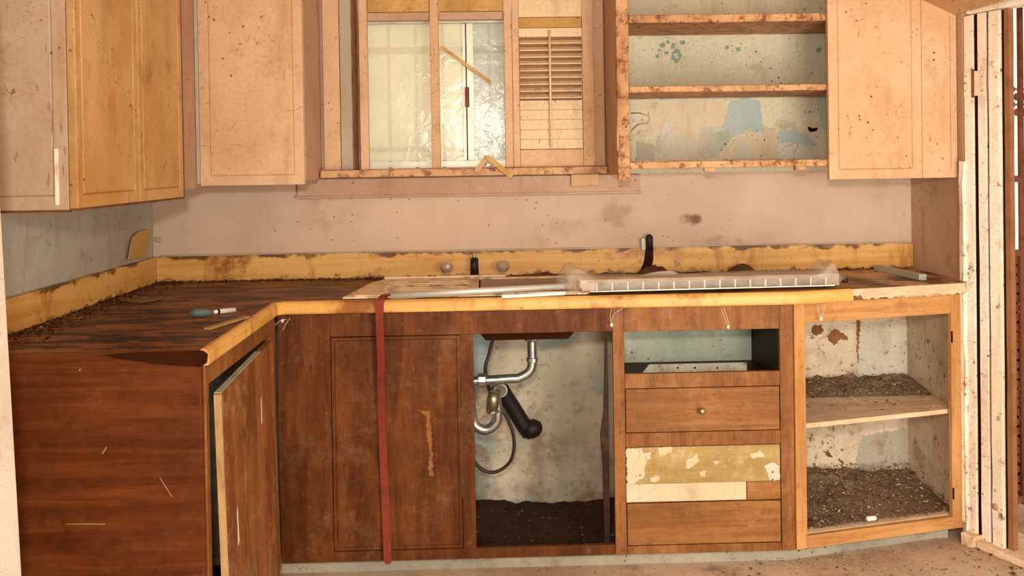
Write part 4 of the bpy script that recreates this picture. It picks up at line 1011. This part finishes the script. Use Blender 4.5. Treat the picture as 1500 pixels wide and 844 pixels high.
# cobwebs
def web(name, label, pix, y, tuft):
    o = thing(name, label, 'cobweb', tuple(at(*tuft, Y=y)), 'cobwebs under the counter edge')
    for p in pix: obj('thread', tube(nb(), smoothpath([tuple(at(a, b, Y=y)) for a, b in p], 4), .0007, 5), 'web', o)
    c = at(*tuft, Y=y); bm = nb(); bmesh.ops.create_icosphere(bm, subdivisions=2, radius=.0055)
    for v in bm.verts: v.co = Vector((v.co.x, v.co.y*.5, v.co.z))*(1+.6*noise.noise(v.co*300)) + c
    obj('tuft', bm, 'web', o)
web('cobweb', 'white cobweb tuft dangling under the counter edge near the right end', [[(1198, 447), (1200, 460), (1204, 470)], [(1208, 448), (1205, 460), (1203, 470)]], -.60, (1203, 467))
web('cobweb', 'grey cobweb tuft in the inner corner under the countertop', [[(402, 478), (410, 470), (420, 468)], [(425, 466), (418, 476), (414, 484)]], -.60, (414, 470))
web('cobweb', 'cobweb threads hanging over the sink cabinet rail', [[(912, 452), (898, 462), (896, 478)], [(896, 450), (894, 466), (897, 480)]], -.596, (896, 476))
web('cobweb', 'cobweb threads hanging above the open drawer slot', [[(1056, 452), (1062, 468), (1067, 482)], [(1060, 450), (1066, 470), (1068, 480)]], -.596, (1067, 479))

# ------------------------------------------------------------------ doorway on the right
DM = Matrix.Translation((WX, -.412, 0)) @ Matrix.Rotation(DA, 4, 'Z')      # local x runs along the doorway, local +y faces outdoors
D = sempty('door_1', 'weathered cream doorway frame with folded door leaf at the right', 'door', (WX, -.6, 0))
def T_(px, py=400):
    p = on_door(px, py); return (Vector((p.x, p.y, 0))-Vector((WX, -.412, 0))).length, p.z
def strip(name, px0, px1, out, mat='white_wood', z0=.012, z1=1.835, rag=.0018, depth=.020):
    t0, t1 = T_(px0)[0], T_(px1)[0]
    return obj(name, place(box(nb(), t0, t1, -out, depth, z0, z1), DM), mat, D, .002, rag=rag)
obj('torn_edge', box(nb(), WX-.012, WX-.0005, -.424, -.400, .0005, 1.33), 'white_wood', D, 0, rag=.006)
strip('jamb', 1412, 1429, .004, z0=.001)
strip('gap', 1429.3, 1436, -.002, 'darkgap', rag=0)  # dark strips between the boards are painted shade, not parts
strip('door_leaf', 1436.3, 1448.5, .006)
strip('gap', 1448.8, 1453, -.001, 'darkgap', rag=0)
strip('door_leaf', 1453.3, 1469.5, .010)
strip('gap', 1469.8, 1473, -.001, 'darkgap', rag=0)
strip('brown_post', 1473.3, 1482, .000, 'gatebrown', z0=.001)
t0, t1 = T_(1411)[0], T_(1447)[0]; hz0, hz1 = T_(1425, 141)[1], T_(1425, 105)[1]
hn = obj('hinge', place(box(nb(), t0, t1, -.0085, -.0052, hz0, hz1), DM), 'white_wood', D, .001, rag=.001)
tm = T_(1431)[0]
obj('hinge_pin', place(tube(nb(), [(tm, -.011, hz0-.006), (tm, -.011, hz1+.006)], .0045, 10), DM), 'rustiron', hn, smooth=True)
for (qx, qy) in ((1417, 112), (1417, 122), (1417, 133), (1441, 112), (1441, 133)):
    t_, z_ = T_(qx, qy); obj('screw', place(lathe(nb(), [(.002, 0), (.0028, -.001), (.001, -.002)], (t_, -.0086, z_), 'Y', 8), DM), 'rustiron', hn)
t_, z_ = T_(1460, 95); obj('bolt', place(tube(nb(), [(t_, -.0105, z_), (t_+.012, -.026, z_)], [.010, .008], 10), DM), 'white_wood', D, smooth=True)
t_, z_ = T_(1462, 742); obj('knot', place(lathe(nb(), [(.012, 0), (.011, -.004), (.004, -.006)], (t_, -.0105, z_), 'Y', 14), DM), 'raw_edge', D, smooth=True)
obj('head', place(box(nb(), .03, 1.30, -.022, .04, 1.838, 1.868), DM), 'white_wood', D, .003)
obj('head_board', place(box(nb(), .0, 1.30, -.010, .05, 1.869, 1.998), DM), 'tan_old', D, .003)
ts = T_(1440)[0]
obj('sill', place(box(nb(), ts, 1.30, -.045, .16, .0005, .024), DM), 'raw', D, .004, rag=.003)
obj('broken_sill_block', place(box(nb(), .015, ts-.002, -.055, .0, .0005, .036), DM), 'raw', D, .003, rag=.008)
# outside gate, a little beyond the doorway
GY = -.18
def gx(px): return at(px, 400, Y=GY).x
SG = thing('security_gate', 'rusty iron security gate outside the doorway', 'gate', (gx(1500), GY, 0))
for k in range(7):
    x = gx(1497)+k*.13; obj('bar', tube(nb(), [(x, GY, .03), (x, GY, 2.1)], .011, 8), 'rustiron', SG, smooth=True)
for z in (.05, .98, at(1490, 262, Y=GY).z, 2.05):
    obj('crossbar', box(nb(), gx(1478), gx(1497)+.8, GY-.008, GY+.008, z-.012, z+.012), 'rustiron', SG)
bm = nb(); z0_, z1_ = at(1490, 170, Y=GY).z, at(1490, 125, Y=GY).z
for k in range(4):
    for j in range(30):
        x = gx(1480)+.028*(j+.5*(k % 2)); z = z0_+(z1_-z0_)*(k+.5)/4
        prism(bm, [(x-.013, z), (x, z+.014), (x+.013, z), (x, z-.014)], GY-.004, GY+.004, 'Y')
obj('scroll_band', bm, 'rustiron', SG)
bm = nb()
for k in range(26):
    for j in range(22):
        if True:
            x = gx(1478)+.038*j+random.uniform(-.004, .004); z = .05+.036*k; r_ = random.uniform(.0225, .026)
            prism(bm, [(x-r_, z), (x, z+r_), (x+r_, z), (x, z-r_)], GY+.012, GY+.016, 'Y')
obj('mesh_panel', bm, 'rustiron', SG)

# near jamb at the left edge of the view
a_, b_ = at(2, 300, Y=-1.72), at(33, 840, Y=-1.72)
bm = nb(); sl = (b_.x-a_.x)/(a_.z-b_.z)
x_b = b_.x+sl*b_.z; x_t = a_.x-sl*(2.449-a_.z)
prism(bm, [(.001, .001), (x_b, .001), (x_t, 2.449), (.001, 2.449)], -1.86, -1.72, 'Y')
struct('trim_3', bm, 'white_jamb', 'bright white door jamb in the left foreground', 'door jamb', .006)
